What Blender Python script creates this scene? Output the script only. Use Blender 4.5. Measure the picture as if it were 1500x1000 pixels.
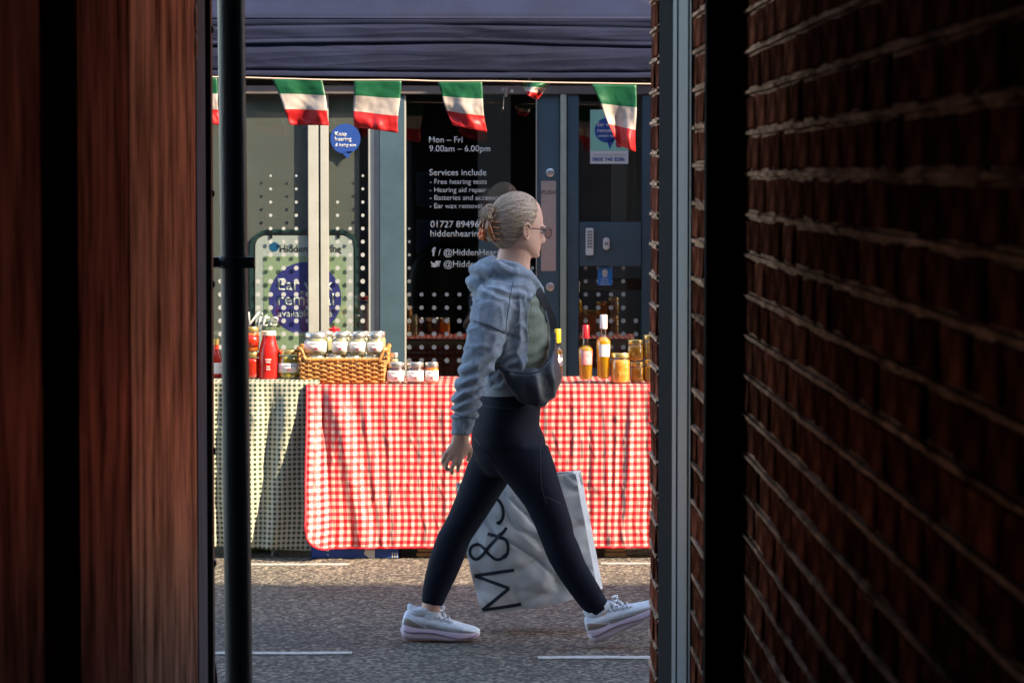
import bpy, bmesh, math, random
from mathutils import Vector, Matrix, noise
for o in list(bpy.data.objects): bpy.data.objects.remove(o)
S = bpy.context.scene; C = S.collection
R = math.radians; PI = math.pi
random.seed(7)

# ------------------------------------------------------------------ camera
F = 4900.0                      # focal length in photo pixels (1500 wide)
CAMZ = 1.67
cd = bpy.data.cameras.new('camera'); cam = bpy.data.objects.new('camera', cd); C.objects.link(cam)
cd.sensor_width = 36; cd.lens = F / 1500 * 36; cd.clip_start = .05; cd.clip_end = 500
cam.location = (0, 0, CAMZ)
cam.rotation_euler = (R(90) - math.atan(250 / F), 0, -math.atan(35 / F))
cd.dof.use_dof = True; cd.dof.focus_distance = 11.9; cd.dof.aperture_fstop = 14
S.camera = cam
CM = cam.rotation_euler.to_matrix(); RT, UP, FW = CM @ Vector((1,0,0)), CM @ Vector((0,1,0)), CM @ Vector((0,0,-1))
def W(px, py, D):               # photo pixel -> point on the plane y = D
    d = FW + RT * ((px - 750) / F) - UP * ((py - 500) / F)
    return Vector((0, 0, CAMZ)) + d * (D / d.y)
def PX(p):                      # point -> photo pixel
    v = p - Vector((0, 0, CAMZ)); w = v.dot(FW)
    return 750 + F * v.dot(RT) / w, 500 - F * v.dot(UP) / w

# ------------------------------------------------------------------ sky, sun, exposure
SUN_AZ, SUN_EL = 65, 35         # azimuth right of straight-behind-camera
wd = bpy.data.worlds.new('World'); S.world = wd; wd.use_nodes = True
sky = wd.node_tree.nodes.new('ShaderNodeTexSky'); sky.sky_type = 'NISHITA'; sky.sun_disc = False
sky.sun_elevation = R(SUN_EL); sky.sun_rotation = R(180 - SUN_AZ)
bg = wd.node_tree.nodes['Background']; bg.inputs[1].default_value = .15
wd.node_tree.links.new(sky.outputs[0], bg.inputs[0])
sl = bpy.data.lights.new('sun', 'SUN'); sl.energy = 4.2; sl.angle = R(.6); sl.color = (1, .80, .56)
so = bpy.data.objects.new('sun', sl); C.objects.link(so)
tos = Vector((math.sin(R(SUN_AZ)) * math.cos(R(SUN_EL)), -math.cos(R(SUN_AZ)) * math.cos(R(SUN_EL)), math.sin(R(SUN_EL))))
so.rotation_euler = tos.to_track_quat('Z', 'Y').to_euler(); so.location = (6, 2, 9)
S.view_settings.view_transform = 'Standard'; S.view_settings.look = 'None'
S.view_settings.exposure = 2.0; S.view_settings.gamma = 1
S.render.engine = 'CYCLES'
S.cycles.max_bounces = 8; S.cycles.transparent_max_bounces = 16

# ------------------------------------------------------------------ materials
MATS = {}
def nt(name):
    m = bpy.data.materials.new(name); m.use_nodes = True; t = m.node_tree
    return m, t, t.nodes['Principled BSDF']
def mat(name, col, rough=.6, var=0, vs=8, bump=0, bs=60, metal=0, coat=0, spec=.5, rnd=0, stretch=None, col2=None, sheen=0, trans=0):
    if name in MATS: return MATS[name]
    m, t, b = nt(name); N, L = t.nodes.new, t.links.new
    b.inputs['Base Color'].default_value = (*col, 1); b.inputs['Roughness'].default_value = rough
    b.inputs['Metallic'].default_value = metal; b.inputs['Coat Weight'].default_value = coat
    b.inputs['Specular IOR Level'].default_value = spec; b.inputs['Sheen Weight'].default_value = sheen
    tc = N('ShaderNodeTexCoord'); mp = N('ShaderNodeMapping'); L(tc.outputs['Object'], mp.inputs[0])
    if stretch: mp.inputs['Scale'].default_value = stretch
    if var or col2:
        n = N('ShaderNodeTexNoise'); n.inputs['Scale'].default_value = vs; n.inputs['Detail'].default_value = 7; n.inputs['Roughness'].default_value = .65
        L(mp.outputs[0], n.inputs[0])
        r = N('ShaderNodeValToRGB'); r.color_ramp.elements[0].position = .3; r.color_ramp.elements[1].position = .7
        c2 = col2 or tuple(min(1, c * (1 + var)) for c in col); c1 = col if col2 else tuple(c * (1 - var) for c in col)
        r.color_ramp.elements[0].color = (*c1, 1); r.color_ramp.elements[1].color = (*c2, 1)
        L(n.outputs[0], r.inputs[0]); out = r.outputs[0]
        if rnd:
            oi = N('ShaderNodeObjectInfo'); h = N('ShaderNodeHueSaturation'); mr = N('ShaderNodeMapRange')
            mr.inputs[3].default_value = 1 - rnd; mr.inputs[4].default_value = 1 + rnd
            L(oi.outputs['Random'], mr.inputs[0]); L(mr.outputs[0], h.inputs['Value']); L(out, h.inputs['Color']); out = h.outputs[0]
        L(out, b.inputs['Base Color'])
    if bump:
        n2 = N('ShaderNodeTexNoise'); n2.inputs['Scale'].default_value = bs; n2.inputs['Detail'].default_value = 5
        L(mp.outputs[0], n2.inputs[0]); bp = N('ShaderNodeBump'); bp.inputs['Strength'].default_value = bump; bp.inputs['Distance'].default_value = .01
        L(n2.outputs[0], bp.inputs['Height']); L(bp.outputs[0], b.inputs['Normal'])
    if trans:
        tr = N('ShaderNodeBsdfTranslucent'); mx = N('ShaderNodeMixShader'); mx.inputs[0].default_value = trans
        if var or col2: L(out, tr.inputs[0])
        else: tr.inputs[0].default_value = (*col, 1)
        L(b.outputs[0], mx.inputs[1]); L(tr.outputs[0], mx.inputs[2]); L(mx.outputs[0], t.nodes['Material Output'].inputs[0])
    MATS[name] = m; return m
def glass_mat(name, tint, refl=.08, rough=.0):
    if name in MATS: return MATS[name]
    m, t, b = nt(name); N, L = t.nodes.new, t.links.new
    t.nodes.remove(b); tr = N('ShaderNodeBsdfTransparent'); tr.inputs[0].default_value = (*tint, 1)
    g = N('ShaderNodeBsdfGlossy'); g.inputs['Roughness'].default_value = rough
    lw = N('ShaderNodeLayerWeight'); lw.inputs[0].default_value = .25
    ad = N('ShaderNodeMath'); ad.operation = 'ADD'; ad.use_clamp = True; ad.inputs[1].default_value = refl
    ml = N('ShaderNodeMath'); ml.operation = 'MULTIPLY'; ml.inputs[1].default_value = .6
    L(lw.outputs['Facing'], ml.inputs[0]); pw = N('ShaderNodeMath'); pw.operation = 'POWER'; pw.inputs[1].default_value = 3
    L(ml.outputs[0], pw.inputs[0]); L(pw.outputs[0], ad.inputs[0])
    mx = N('ShaderNodeMixShader'); L(ad.outputs[0], mx.inputs[0]); L(tr.outputs[0], mx.inputs[1]); L(g.outputs[0], mx.inputs[2])
    L(mx.outputs[0], t.nodes['Material Output'].inputs[0]); MATS[name] = m; return m
def warm_gloss(name, c1, c2, g1, g2, vs, rough, fac, stretch=None, bump=.3, bs=20, rnd=0):
    # warm glow put into the gloss colour: diffuse under a patina
    m, t, b = nt(name); N, L = t.nodes.new, t.links.new; t.nodes.remove(b)
    tc = N('ShaderNodeTexCoord'); mp = N('ShaderNodeMapping'); L(tc.outputs['Object'], mp.inputs[0])
    if stretch: mp.inputs['Scale'].default_value = stretch
    n = N('ShaderNodeTexNoise'); n.inputs['Scale'].default_value = vs; n.inputs['Detail'].default_value = 8; n.inputs['Roughness'].default_value = .68
    L(mp.outputs[0], n.inputs[0]); outs = []
    oi = N('ShaderNodeObjectInfo'); mr = N('ShaderNodeMapRange'); mr.inputs[3].default_value = 1 - rnd; mr.inputs[4].default_value = 1 + rnd; L(oi.outputs['Random'], mr.inputs[0])
    for a, c in ((c1, c2), (g1, g2)):
        r_ = N('ShaderNodeValToRGB'); r_.color_ramp.elements[0].position = .34; r_.color_ramp.elements[1].position = .68
        r_.color_ramp.elements[0].color = (*a, 1); r_.color_ramp.elements[1].color = (*c, 1); L(n.outputs[0], r_.inputs[0])
        h = N('ShaderNodeHueSaturation'); L(r_.outputs[0], h.inputs['Color']); L(mr.outputs[0], h.inputs['Value']); outs.append(h.outputs[0])
    d = N('ShaderNodeBsdfDiffuse'); g = N('ShaderNodeBsdfGlossy'); g.inputs['Roughness'].default_value = rough
    L(outs[0], d.inputs[0]); L(outs[1], g.inputs[0])
    n2 = N('ShaderNodeTexNoise'); n2.inputs['Scale'].default_value = bs; n2.inputs['Detail'].default_value = 6; L(mp.outputs[0], n2.inputs[0])
    bp = N('ShaderNodeBump'); bp.inputs['Strength'].default_value = bump; bp.inputs['Distance'].default_value = .01; L(n2.outputs[0], bp.inputs['Height'])
    L(bp.outputs[0], d.inputs['Normal']); L(bp.outputs[0], g.inputs['Normal'])
    mx = N('ShaderNodeMixShader'); mx.inputs[0].default_value = fac; L(d.outputs[0], mx.inputs[1]); L(g.outputs[0], mx.inputs[2]); L(mx.outputs[0], t.nodes['Material Output'].inputs[0])
    return m
def gingham(name, full, half, white, period, ratio=.5):
    m, t, b = nt(name); N, L = t.nodes.new, t.links.new
    uv = N('ShaderNodeUVMap'); sp = N('ShaderNodeSeparateXYZ'); L(uv.outputs[0], sp.inputs[0])
    res = []
    for k in (0, 1):
        d = N('ShaderNodeMath'); d.operation = 'DIVIDE'; d.inputs[1].default_value = period; L(sp.outputs[k], d.inputs[0])
        f = N('ShaderNodeMath'); f.operation = 'FRACT'; L(d.outputs[0], f.inputs[0])
        s = N('ShaderNodeMath'); s.operation = 'LESS_THAN'; s.inputs[1].default_value = ratio; L(f.outputs[0], s.inputs[0]); res.append(s)
    a = N('ShaderNodeMath'); a.operation = 'ADD'; L(res[0].outputs[0], a.inputs[0]); L(res[1].outputs[0], a.inputs[1])
    h = N('ShaderNodeMath'); h.operation = 'MULTIPLY'; h.inputs[1].default_value = .5; L(a.outputs[0], h.inputs[0])
    r = N('ShaderNodeValToRGB'); r.color_ramp.interpolation = 'CONSTANT'
    e = r.color_ramp.elements; e[0].color = (*white, 1); e[1].position = .75; e[1].color = (*full, 1)
    q = e.new(.25); q.color = (*half, 1)
    L(h.outputs[0], r.inputs[0]); L(r.outputs[0], b.inputs['Base Color'])
    b.inputs['Roughness'].default_value = .42; b.inputs['Specular IOR Level'].default_value = .4
    n = N('ShaderNodeTexNoise'); n.inputs['Scale'].default_value = 14; n.inputs['Detail'].default_value = 4
    tc = N('ShaderNodeTexCoord'); mp = N('ShaderNodeMapping'); mp.inputs['Scale'].default_value = (1.6, 1, .5)
    L(tc.outputs['Object'], mp.inputs[0]); L(mp.outputs[0], n.inputs[0])
    bp = N('ShaderNodeBump'); bp.inputs['Strength'].default_value = .5; bp.inputs['Distance'].default_value = .012
    L(n.outputs[0], bp.inputs['Height']); L(bp.outputs[0], b.inputs['Normal'])
    return m

# ------------------------------------------------------------------ mesh helpers
class MB:
    def __init__(s): s.v = []; s.f = []; s.m = []
    def add(s, vs, fs, mi=0):
        k = len(s.v); s.v += [Vector(v) for v in vs]; s.f += [[i + k for i in f] for f in fs]; s.m += [mi] * len(fs); return s
    def box(s, x0, x1, y0, y1, z0, z1, mi=0):
        vs = [(x, y, z) for x in (x0, x1) for y in (y0, y1) for z in (z0, z1)]
        return s.add(vs, [(0,1,3,2),(4,6,7,5),(0,4,5,1),(2,3,7,6),(0,2,6,4),(1,5,7,3)], mi)
    def rings(s, rs, closed=True, cap=True, mi=0, loop=False):
        n = len(rs[0]); vs = [p for r in rs for p in r]; fs = []
        m = len(rs)
        for i in range(m if loop else m - 1):
            j = (i + 1) % m
            for k in range(n if closed else n - 1):
                k2 = (k + 1) % n; fs.append((i*n+k, i*n+k2, j*n+k2, j*n+k))
        if cap and not loop: fs += [tuple(range(n))[::-1], tuple((m-1)*n + k for k in range(n))]
        return s.add(vs, fs, mi)
    def tube(s, pts, r, n=10, mi=0, cap=True):
        pts = [Vector(p) for p in pts]; rr = r if isinstance(r, (list, tuple)) else [r] * len(pts)
        rs = []; ref = None
        for i, p in enumerate(pts):
            t = (pts[min(i+1, len(pts)-1)] - pts[max(i-1, 0)]).normalized()
            if ref is None: ref = Vector((0,1,0)) if abs(t.y) < .9 else Vector((1,0,0))
            a = (ref - t * ref.dot(t)).normalized(); ref = a; b = t.cross(a)
            rs.append([p + (a * math.cos(2*PI*k/n) + b * math.sin(2*PI*k/n)) * rr[i] for k in range(n)])
        return s.rings(rs, mi=mi, cap=cap)
    def lathe(s, prof, c=(0,0,0), n=24, mi=0, a0=0, a1=2*PI):
        c = Vector(c); full = abs(a1 - a0 - 2*PI) < 1e-6; k = n if full else n + 1
        rs = [[c + Vector((r * math.cos(a0 + (a1-a0)*j/n), r * math.sin(a0 + (a1-a0)*j/n), z)) for j in range(k)] for r, z in prof]
        return s.rings(rs, closed=full, cap=full, mi=mi)
    def ell(s, c, r, n=16, mi=0, M=None):
        c = Vector(c); rs = []
        for i in range(1, n):
            th = PI * i / n
            ring = []
            for k in range(2 * n):
                p = Vector((r[0]*math.sin(th)*math.cos(PI*k/n), r[1]*math.sin(th)*math.sin(PI*k/n), -r[2]*math.cos(th)))
                ring.append(c + (M @ p if M else p))
            rs.append(ring)
        return s.rings(rs, mi=mi)
    def prism(s, pts, off, mi=0):         # polygon + offset vector
        n = len(pts); p = [Vector(q) for q in pts]; off = Vector(off)
        return s.add(p + [q + off for q in p], [tuple(range(n))[::-1], tuple(range(n, 2*n))] + [(k, (k+1) % n, n + (k+1) % n, n + k) for k in range(n)], mi)
    def sil(s, rows, D, n=20, mi=0, pw=2.0):      # rings from silhouette pixel pairs: (x1,y1,x2,y2,dy,ry)
        rs = []
        for x1, y1, x2, y2, dy, ry in rows:
            a, b = W(x1, y1, D), W(x2, y2, D); c = (a + b) / 2 + Vector((0, dy, 0)); h = (b - a) / 2
            ring = []
            for k in range(n):
                th = 2*PI*k/n; ct, st = math.cos(th), math.sin(th)
                ct = math.copysign(abs(ct) ** (2/pw), ct); st = math.copysign(abs(st) ** (2/pw), st)
                ring.append(c + h * ct + Vector((0, ry * st, 0)))
            rs.append(ring)
        return s.rings(rs, mi=mi)
    def mesh(s, name, mats, smooth=False, bevel=0):
        me = bpy.data.meshes.new(name); me.from_pydata([tuple(v) for v in s.v], [], s.f)
        for m in (mats if isinstance(mats, (list, tuple)) else [mats]): me.materials.append(m)
        me.polygons.foreach_set('material_index', s.m)
        bm = bmesh.new(); bm.from_mesh(me)
        bmesh.ops.recalc_face_normals(bm, faces=bm.faces)
        if bevel:
            es = [e for e in bm.edges if len(e.link_faces) == 2 and e.calc_face_angle(0) > .5]
            bmesh.ops.bevel(bm, geom=es, offset=bevel, segments=2, affect='EDGES', clamp_overlap=True)
        bm.to_mesh(me); bm.free()
        if smooth:
            me.polygons.foreach_set('use_smooth', [True] * len(me.polygons))
            if smooth == 'auto': me.set_sharp_from_angle(angle=R(40))
        return me
    def build(s, name, mats, parent=None, smooth=False, bevel=0):
        return link(name, s.mesh(name, mats, smooth, bevel), parent)
def link(name, me, parent=None):
    o = bpy.data.objects.new(name, me); C.objects.link(o)
    if parent is not None:
        o.parent = parent; o.matrix_parent_inverse = world_of(parent).inverted()
    return o
def world_of(o):
    m = o.matrix_basis.copy()
    return world_of(o.parent) @ o.matrix_parent_inverse @ m if o.parent else m
def tag(o, label, cat, group=None):
    o['label'] = label; o['category'] = cat
    if group: o['group'] = group
    return o
def thing(name, label, cat, loc=(0,0,0), group=None):
    o = bpy.data.objects.new(name, None); C.objects.link(o); o.location = loc; o.empty_display_size = .1
    return tag(o, label, cat, group)
def struct(o): o['kind'] = 'structure'; return o
def stuff(o): o['kind'] = 'stuff'; return o
def bezier(pts, n=8):           # catmull-rom through points
    pts = [Vector(p) for p in pts]; out = []
    for i in range(len(pts) - 1):
        p0, p1, p2, p3 = pts[max(i-1,0)], pts[i], pts[i+1], pts[min(i+2, len(pts)-1)]
        for k in range(n):
            t = k / n
            out.append(.5 * ((2*p1) + (p2-p0)*t + (2*p0-5*p1+4*p2-p3)*t*t + (3*p1-p0-3*p2+p3)*t**3))
    return out + [pts[-1]]
def remesh(mb, voxel, smooth=6, name='tmp'):
    me = mb.mesh(name, [mat('black_paint', (.006,.006,.007), .4)])
    o = bpy.data.objects.new(name, me); C.objects.link(o)
    r = o.modifiers.new('r', 'REMESH'); r.mode = 'VOXEL'; r.voxel_size = voxel
    if smooth: q = o.modifiers.new('s', 'SMOOTH'); q.factor = .5; q.iterations = smooth
    dg = bpy.context.evaluated_depsgraph_get(); out = bpy.data.meshes.new_from_object(o.evaluated_get(dg))
    bpy.data.objects.remove(o); out.materials.clear()
    out.polygons.foreach_set('use_smooth', [True] * len(out.polygons))
    out.polygons.foreach_set('material_index', [0] * len(out.polygons))
    return out
def text(name, s, px, py, D, m, parent, width=None, height=None, bold=0, shear=0, align='LEFT', depth=.0012, M=None):
    """lettering whose left baseline point is at photo pixel (px,py) on plane y=D; width in pixels"""
    cu = bpy.data.curves.new(name, 'FONT'); cu.body = s; cu.size = 1; cu.offset = bold; cu.shear = shear; cu.extrude = 0; cu.resolution_u = 3
    o = bpy.data.objects.new(name, cu); C.objects.link(o)
    dg = bpy.context.evaluated_depsgraph_get(); me = bpy.data.meshes.new_from_object(o.evaluated_get(dg))
    bpy.data.objects.remove(o)
    xs = [v.co.x for v in me.vertices]; x0, x1 = min(xs), max(xs)
    sc = D / F; k = width * sc / (x1 - x0) if width else height * sc
    p = W(px, py, D)
    for v in me.vertices:
        q = v.co.copy(); v.co = Vector((p.x + (q.x - x0) * k, D, p.z + q.y * k))
    bm = bmesh.new(); bm.from_mesh(me)
    g = bmesh.ops.extrude_face_region(bm, geom=bm.faces[:])
    for v in [e for e in g['geom'] if isinstance(e, bmesh.types.BMVert)]: v.co.y -= depth
    bmesh.ops.recalc_face_normals(bm, faces=bm.faces); bm.to_mesh(me); bm.free()
    me.materials.clear(); me.materials.append(m)
    return link(name, me, parent)
def strokes(mb, lines, r, off):     # flat ribbons along polylines (points list of Vectors in plane y=const), thickness towards camera
    for ln in lines:
        ln = [Vector(p) for p in ln]; L_, R_ = [], []
        for i, p in enumerate(ln):
            t = (ln[min(i+1, len(ln)-1)] - ln[max(i-1,0)]); t.normalize(); nrm = Vector((-t.z, 0, t.x))
            L_.append(p + nrm * r); R_.append(p - nrm * r)
        mb.rings([[l, r_, r_ + Vector(off), l + Vector(off)] for l, r_ in zip(L_, R_)])
    return mb
def disc(mb, px, py, rpx, D, depth=.0015, n=20, mi=0):
    c = W(px, py, D); r = rpx * D / F
    return mb.prism([c + Vector((r*math.cos(2*PI*k/n), 0, r*math.sin(2*PI*k/n))) for k in range(n)], (0, -depth, 0), mi)
def pbox(mb, x0, y0, x1, y1, D0, D1, mi=0):     # pixel rectangle at depth D0, going back to D1
    a, b = W(x0, y1, D0), W(x1, y0, D0)
    return mb.box(a.x, b.x, D0, D1, a.z, b.z, mi)

# ------------------------------------------------------------------ ground
asph = None
def asphalt():
    m, t, b = nt('asphalt'); N, L = t.nodes.new, t.links.new
    tc = N('ShaderNodeTexCoord'); v = N('ShaderNodeTexVoronoi'); v.inputs['Scale'].default_value = 72; L(tc.outputs['Object'], v.inputs[0])
    n = N('ShaderNodeTexNoise'); n.inputs['Scale'].default_value = 1.3; n.inputs['Detail'].default_value = 6; L(tc.outputs['Object'], n.inputs[0])
    r = N('ShaderNodeValToRGB'); e = r.color_ramp.elements
    e[0].color = (.018,.016,.0135,1); e[1].color = (.31,.265,.20,1); e[1].position = .95
    q = e.new(.5); q.color = (.068,.059,.046,1)
    L(v.outputs['Color'], r.inputs[0])
    r2 = N('ShaderNodeValToRGB'); r2.color_ramp.elements[0].position = .3; r2.color_ramp.elements[1].position = .7
    r2.color_ramp.elements[0].color = (.75,.75,.75,1); r2.color_ramp.elements[1].color = (1.1,1.08,1.05,1); L(n.outputs[0], r2.inputs[0])
    mx = N('ShaderNodeMix'); mx.data_type = 'RGBA'; mx.blend_type = 'MULTIPLY'; mx.inputs[0].default_value = 1
    L(r.outputs[0], mx.inputs[6]); L(r2.outputs[0], mx.inputs[7]); L(mx.outputs[2], b.inputs['Base Color'])
    b.inputs['Roughness'].default_value = .8
    bp = N('ShaderNodeBump'); bp.inputs['Strength'].default_value = .9; bp.inputs['Distance'].default_value = .008
    L(v.outputs['Distance'], bp.inputs['Height']); bp.invert = True; L(bp.outputs[0], b.inputs['Normal'])
    return m
asph = asphalt()
road = struct(MB().box(-60, 60, 9.6, 15.3, -.3, 0).build('road', asph))
struct(MB().box(-200, 200, -200, 200, -.7, -.302).build('ground', asph))
m_line = mat('line_paint', (.45,.43,.39), .7, var=.35, vs=30, bump=.4, bs=120)
for (x0, x1, py, hw) in ((240, 515, 957, .026), (788, 1080, 964, .03), (330, 512, 827, .016), (880, 1080, 826, .014)):
    yy = W(700, py, 10); d = (yy - Vector((0,0,CAMZ))); t = -CAMZ / d.z; D = 10 * t
    a, b = W(x0, py, D), W(x1, py, D)
    nseg = 24; mb = MB(); top = []; 
    rs = []
    for i in range(nseg + 1):
        x = a.x + (b.x - a.x) * i / nseg; w = hw * (1 + .25 * noise.noise(Vector((x * 9, D, 0)))); j = .012 * noise.noise(Vector((x * 4, D, 5)))
        rs.append([Vector((x, D - w + j, .001)), Vector((x, D + w + j, .001)), Vector((x, D + w + j, .005)), Vector((x, D - w + j, .005))])
    mb.rings(rs); mb.build('line_marking', m_line, road)
m_pave = mat('paving', (.2,.19,.18), .8, var=.25, vs=5, bump=.3)
struct(MB().box(-30, 30, 15.45, 24, -.3, .1).build('pavement', m_pave))
struct(MB().box(-30, 30, 15.3, 15.448, -.3, .11).build('kerb', mat('kerbstone', (.28,.27,.26), .8, var=.2, bump=.3), bevel=.012))
struct(MB().box(-30, 30, 8.4, 9.45, -.3, .1).build('near_pavement', m_pave))
struct(MB().box(-30, 30, 9.452, 9.6, -.3, .11).build('near_kerb', MATS['kerbstone'], bevel=.012))
struct(MB().box(-.9, .9, -3.2, 8.398, -.3, .098).build('passage_floor', m_pave))

# ------------------------------------------------------------------ passage: buildings either side
m_mortar = warm_gloss('mortar', (.18,.11,.08), (.50,.34,.25), (.14,.07,.045), (1.0,.66,.48), 7, .48, .55, bump=.5, bs=60)
m_brick = warm_gloss('brick_clay', (.05,.014,.009), (.15,.045,.028), (.012,.004,.003), (.33,.115,.075), 13, .40, .40, bump=.7, bs=40, rnd=.5)
m_render = mat('render_wall', (.33,.31,.28), .9, var=.12, vs=3, bump=.3)
m_soot = mat('soot_render', (.09,.065,.055), .9, var=.3, vs=4, bump=.3)
XR = .48
bl = thing('brick_building', 'tall brick building with its wall along the right of the way, unseen storeys added over the passage', 'building', (2, 3, 0))
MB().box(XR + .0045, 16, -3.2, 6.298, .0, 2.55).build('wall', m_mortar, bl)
MB().box(XR + .2, 16, 6.3, 8.38, .0, 2.55).build('street_wall', m_soot, bl)
MB().box(-.56, 22, -3.2, 8.38, 2.55, 8.45).build('added_storey', m_render, bl)  # unseen storeys added over the passage; they darken it and shade the road
MB().box(-.8, XR + .012, -3.4, -3.2, .0, 8.45).build('added_end_wall', m_soot, bl)  # unseen wall added behind the camera to keep the passage dark
# bricks: visible ones as parts, the rest joined
def brick_variants(dx, ly, hz, n=5):
    out = []
    for q in range(n):
        mb = MB().box(-dx, 0, -ly/2, ly/2, -hz/2, hz/2)
        me = mb.mesh('brick', m_brick, bevel=.005)
        rnd = random.Random(q)
        for v in me.vertices: v.co += Vector((rnd.uniform(-.0025,.0025), rnd.uniform(-.003,.003), rnd.uniform(-.0025,.0025)))
        out.append(me)
    return out
BV = brick_variants(.02, .215, .064)
HV = brick_variants(.02, .103, .064)
def brickwork(parent, xface, y0, y1, z0, z1, limit=300, zph=.0):
    """stretcher bond on a plane x = xface facing -x"""
    spots = []
    k0 = int(math.floor((z0 - zph) / .075)); k1 = int(math.ceil((z1 - zph) / .075))
    for k in range(k0, k1):
        z = zph + (k + .5) * .075
        if z - .033 < z0 or z + .033 > z1: continue
        off = .1125 * (k % 2); j = 0; y = y0 - off
        while y < y1 - .02:
            a, b = max(y, y0), min(y + .215, y1)
            if b - a > .05: spots.append((a, b, z))
            y += .225
    def vis(s):
        p = [PX(Vector((xface, yy, s[2]))) for yy in (s[0], s[1])]
        return any(0 < q[0] < 1500 and -10 < q[1] < 1010 for q in p)
    v = [s for s in spots if s[0] > .5 and vis(s)]
    v.sort(key=lambda s: s[0] + (0 if True else 1)); v = v[-limit:] if len(v) > limit else v
    vs = set(v); rest = MB()
    for i, (a, b, z) in enumerate(spots):
        xx = xface + random.uniform(-.0015, .0015)
        if (a, b, z) in vs:
            me = (BV if b - a > .16 else HV)[random.randrange(5)]
            o = bpy.data.objects.new('brick', me); C.objects.link(o); o.parent = parent
            full = .215 if b - a > .16 else .103
            o.matrix_parent_inverse = world_of(parent).inverted()
            o.location = (xx + .02, (a + b)/2, z); o.scale = (1, (b - a)/full, 1)
            o.rotation_euler = (random.uniform(-.012,.012), 0, random.uniform(-.012,.012))
        else: rest.box(xx, xx + .02, a, b, z - .032, z + .032)
    beds = MB()
    for k in range(k0, k1 + 1):
        z = zph + k * .075
        if z < z0 + .02 or z > z1 - .02: continue
        ny = max(2, int((y1 - y0) / .03)); rs = []
        for i in range(ny + 1):
            y = y0 + (y1 - y0) * i / ny; q = noise.noise(Vector((y * 14, z * 7, xface))); w = .0042 * (1 + .5 * noise.noise(Vector((y * 30, z, 4)))); pr = .0019 + .0016 * q + .0012 * noise.noise(Vector((y * 3, z * 5, 2)))
            zz = z + .0022 * noise.noise(Vector((y * 6, z, 9)))
            rs.append([Vector((xface + .004, y, zz - w)), Vector((xface + .004, y, zz + w)), Vector((xface - pr, y, zz + w * .8)), Vector((xface - pr, y, zz - w * .8))])
        beds.rings(rs)
    stuff(beds.build('mortar_beds', m_mortar, parent))
    if rest.v: stuff(rest.build('far_bricks', m_brick, parent))
    return len(v)
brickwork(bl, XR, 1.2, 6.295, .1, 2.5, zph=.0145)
m_blackp = mat('black_paint', (.006,.006,.007), .4)
m_blackw = mat('black_timber', (.006,.005,.005), .9, spec=.08, var=.4, vs=6, bump=.3, stretch=(6,6,.6))
tag(MB().box(.411, .62, 6.3, 6.365, .098, 2.54).build('timber_post', m_blackw, bevel=.004), 'black timber post standing against the end of the passage brickwork', 'post')
nb = thing('brick_pier', 'narrow strip of dark brick between the black timber post and steel gate post', 'pier', (.55, 6.8, .1))
MB().box(.4165, .67, 6.37, 6.74, .098, 2.54).build('pier_core', m_mortar, nb); brickwork(nb, .412, 6.37, 6.74, .1, 2.5, zph=.03)
m_steel = mat('grey_steel', (.13,.16,.19), .45, var=.2, vs=9, bump=.12, bs=40, metal=.25, stretch=(8,8,.8))
gp = thing('gate_post', 'blue grey steel gate post with ribbed face beside the brick pier', 'gate post', (.42, 7.15, .1))
mb = MB().box(.409, .66, 6.75, 7.42, .098, 2.54); mb.build('post_body', m_steel, gp, bevel=.004)
for yy in (6.8, 7.2): MB().box(.4055, .4095, yy, yy + .03, .1, 2.53).build('rib', m_steel, gp, bevel=.002)
tag(MB().box(.409, .66, 7.43, 8.02, .098, 2.54).build('gate_leaf', m_blackw, bevel=.004), 'black timber gate leaf folded back behind the grey steel gate post', 'gate')
cp = thing('corner_pier', 'dark brick corner pier at the street end of the passage', 'pier', (.5, 8.2, .1))
MB().box(.4105, .68, 8.03, 8.39, .098, 2.54).build('pier_core', m_mortar, cp); brickwork(cp, .406, 8.03, 8.39, .1, 2.5, zph=-.012)
mb = MB().box(.365, .5, 8.12, 8.3, 2.092, 2.2); mb.tube([(.38, 8.2, 2.2), (.38, 8.2, 2.56)], .012)
tag(mb.build('lamp_bracket', m_blackp, bevel=.01), 'black metal bracket jutting from the top of the corner pier', 'bracket')
# left building
XL = -.62
lb = thing('timber_clad_building', 'building clad in rust brown weathered boards along the left of the passage', 'building', (-3, 3, 0))
MB().box(-16, XL - .09, -3.2, 7.28, 0, 5.75).build('wall', m_soot, lb)
m_tim = warm_gloss('rusty_timber', (.08,.028,.02), (.34,.14,.09), (.035,.014,.010), (.72,.31,.23), 3, .42, .55, (2.2,3,.9), .5, 9)
m_tim_lit = warm_gloss('lit_timber', (.14,.06,.04), (.48,.27,.18), (.12,.065,.045), (1.0,.66,.50), 3, .40, .72, (2.2,3,.9), .6, 9)  # copy of the board timber with the orange glow put into its colour
for (a, b, x, m_) in ((1.0, 2.6, XL + .004, m_tim), (2.61, 4.62, XL + .004, m_tim), (5.04, 5.757, XL + .003, m_tim), (5.76, 7.06, XL + .004, m_tim_lit)):
    MB().box(XL - .088, x, a, b, .1, 2.55).build('board', m_, lb, bevel=.004)
MB().box(XL - .088, XL + .006, 7.062, 7.29, .1, 2.55).build('corner_strip', mat('pale_strip', (.42,.38,.37), .7, var=.3, vs=6, bump=.3, stretch=(6,6,.5)), lb, bevel=.004)
MB().box(-1.0, XL - .06, 4.63, 5.03, .1, 2.55).build('recess', m_blackw, lb)
for zz in (2.06, 1.99, 1.93): 
    mb = MB(); mb.ell((XL + .004, 7.07, zz), (.006, .03, .03), 6); mb.build('flaked_patch', m_blackp, lb)
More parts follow.
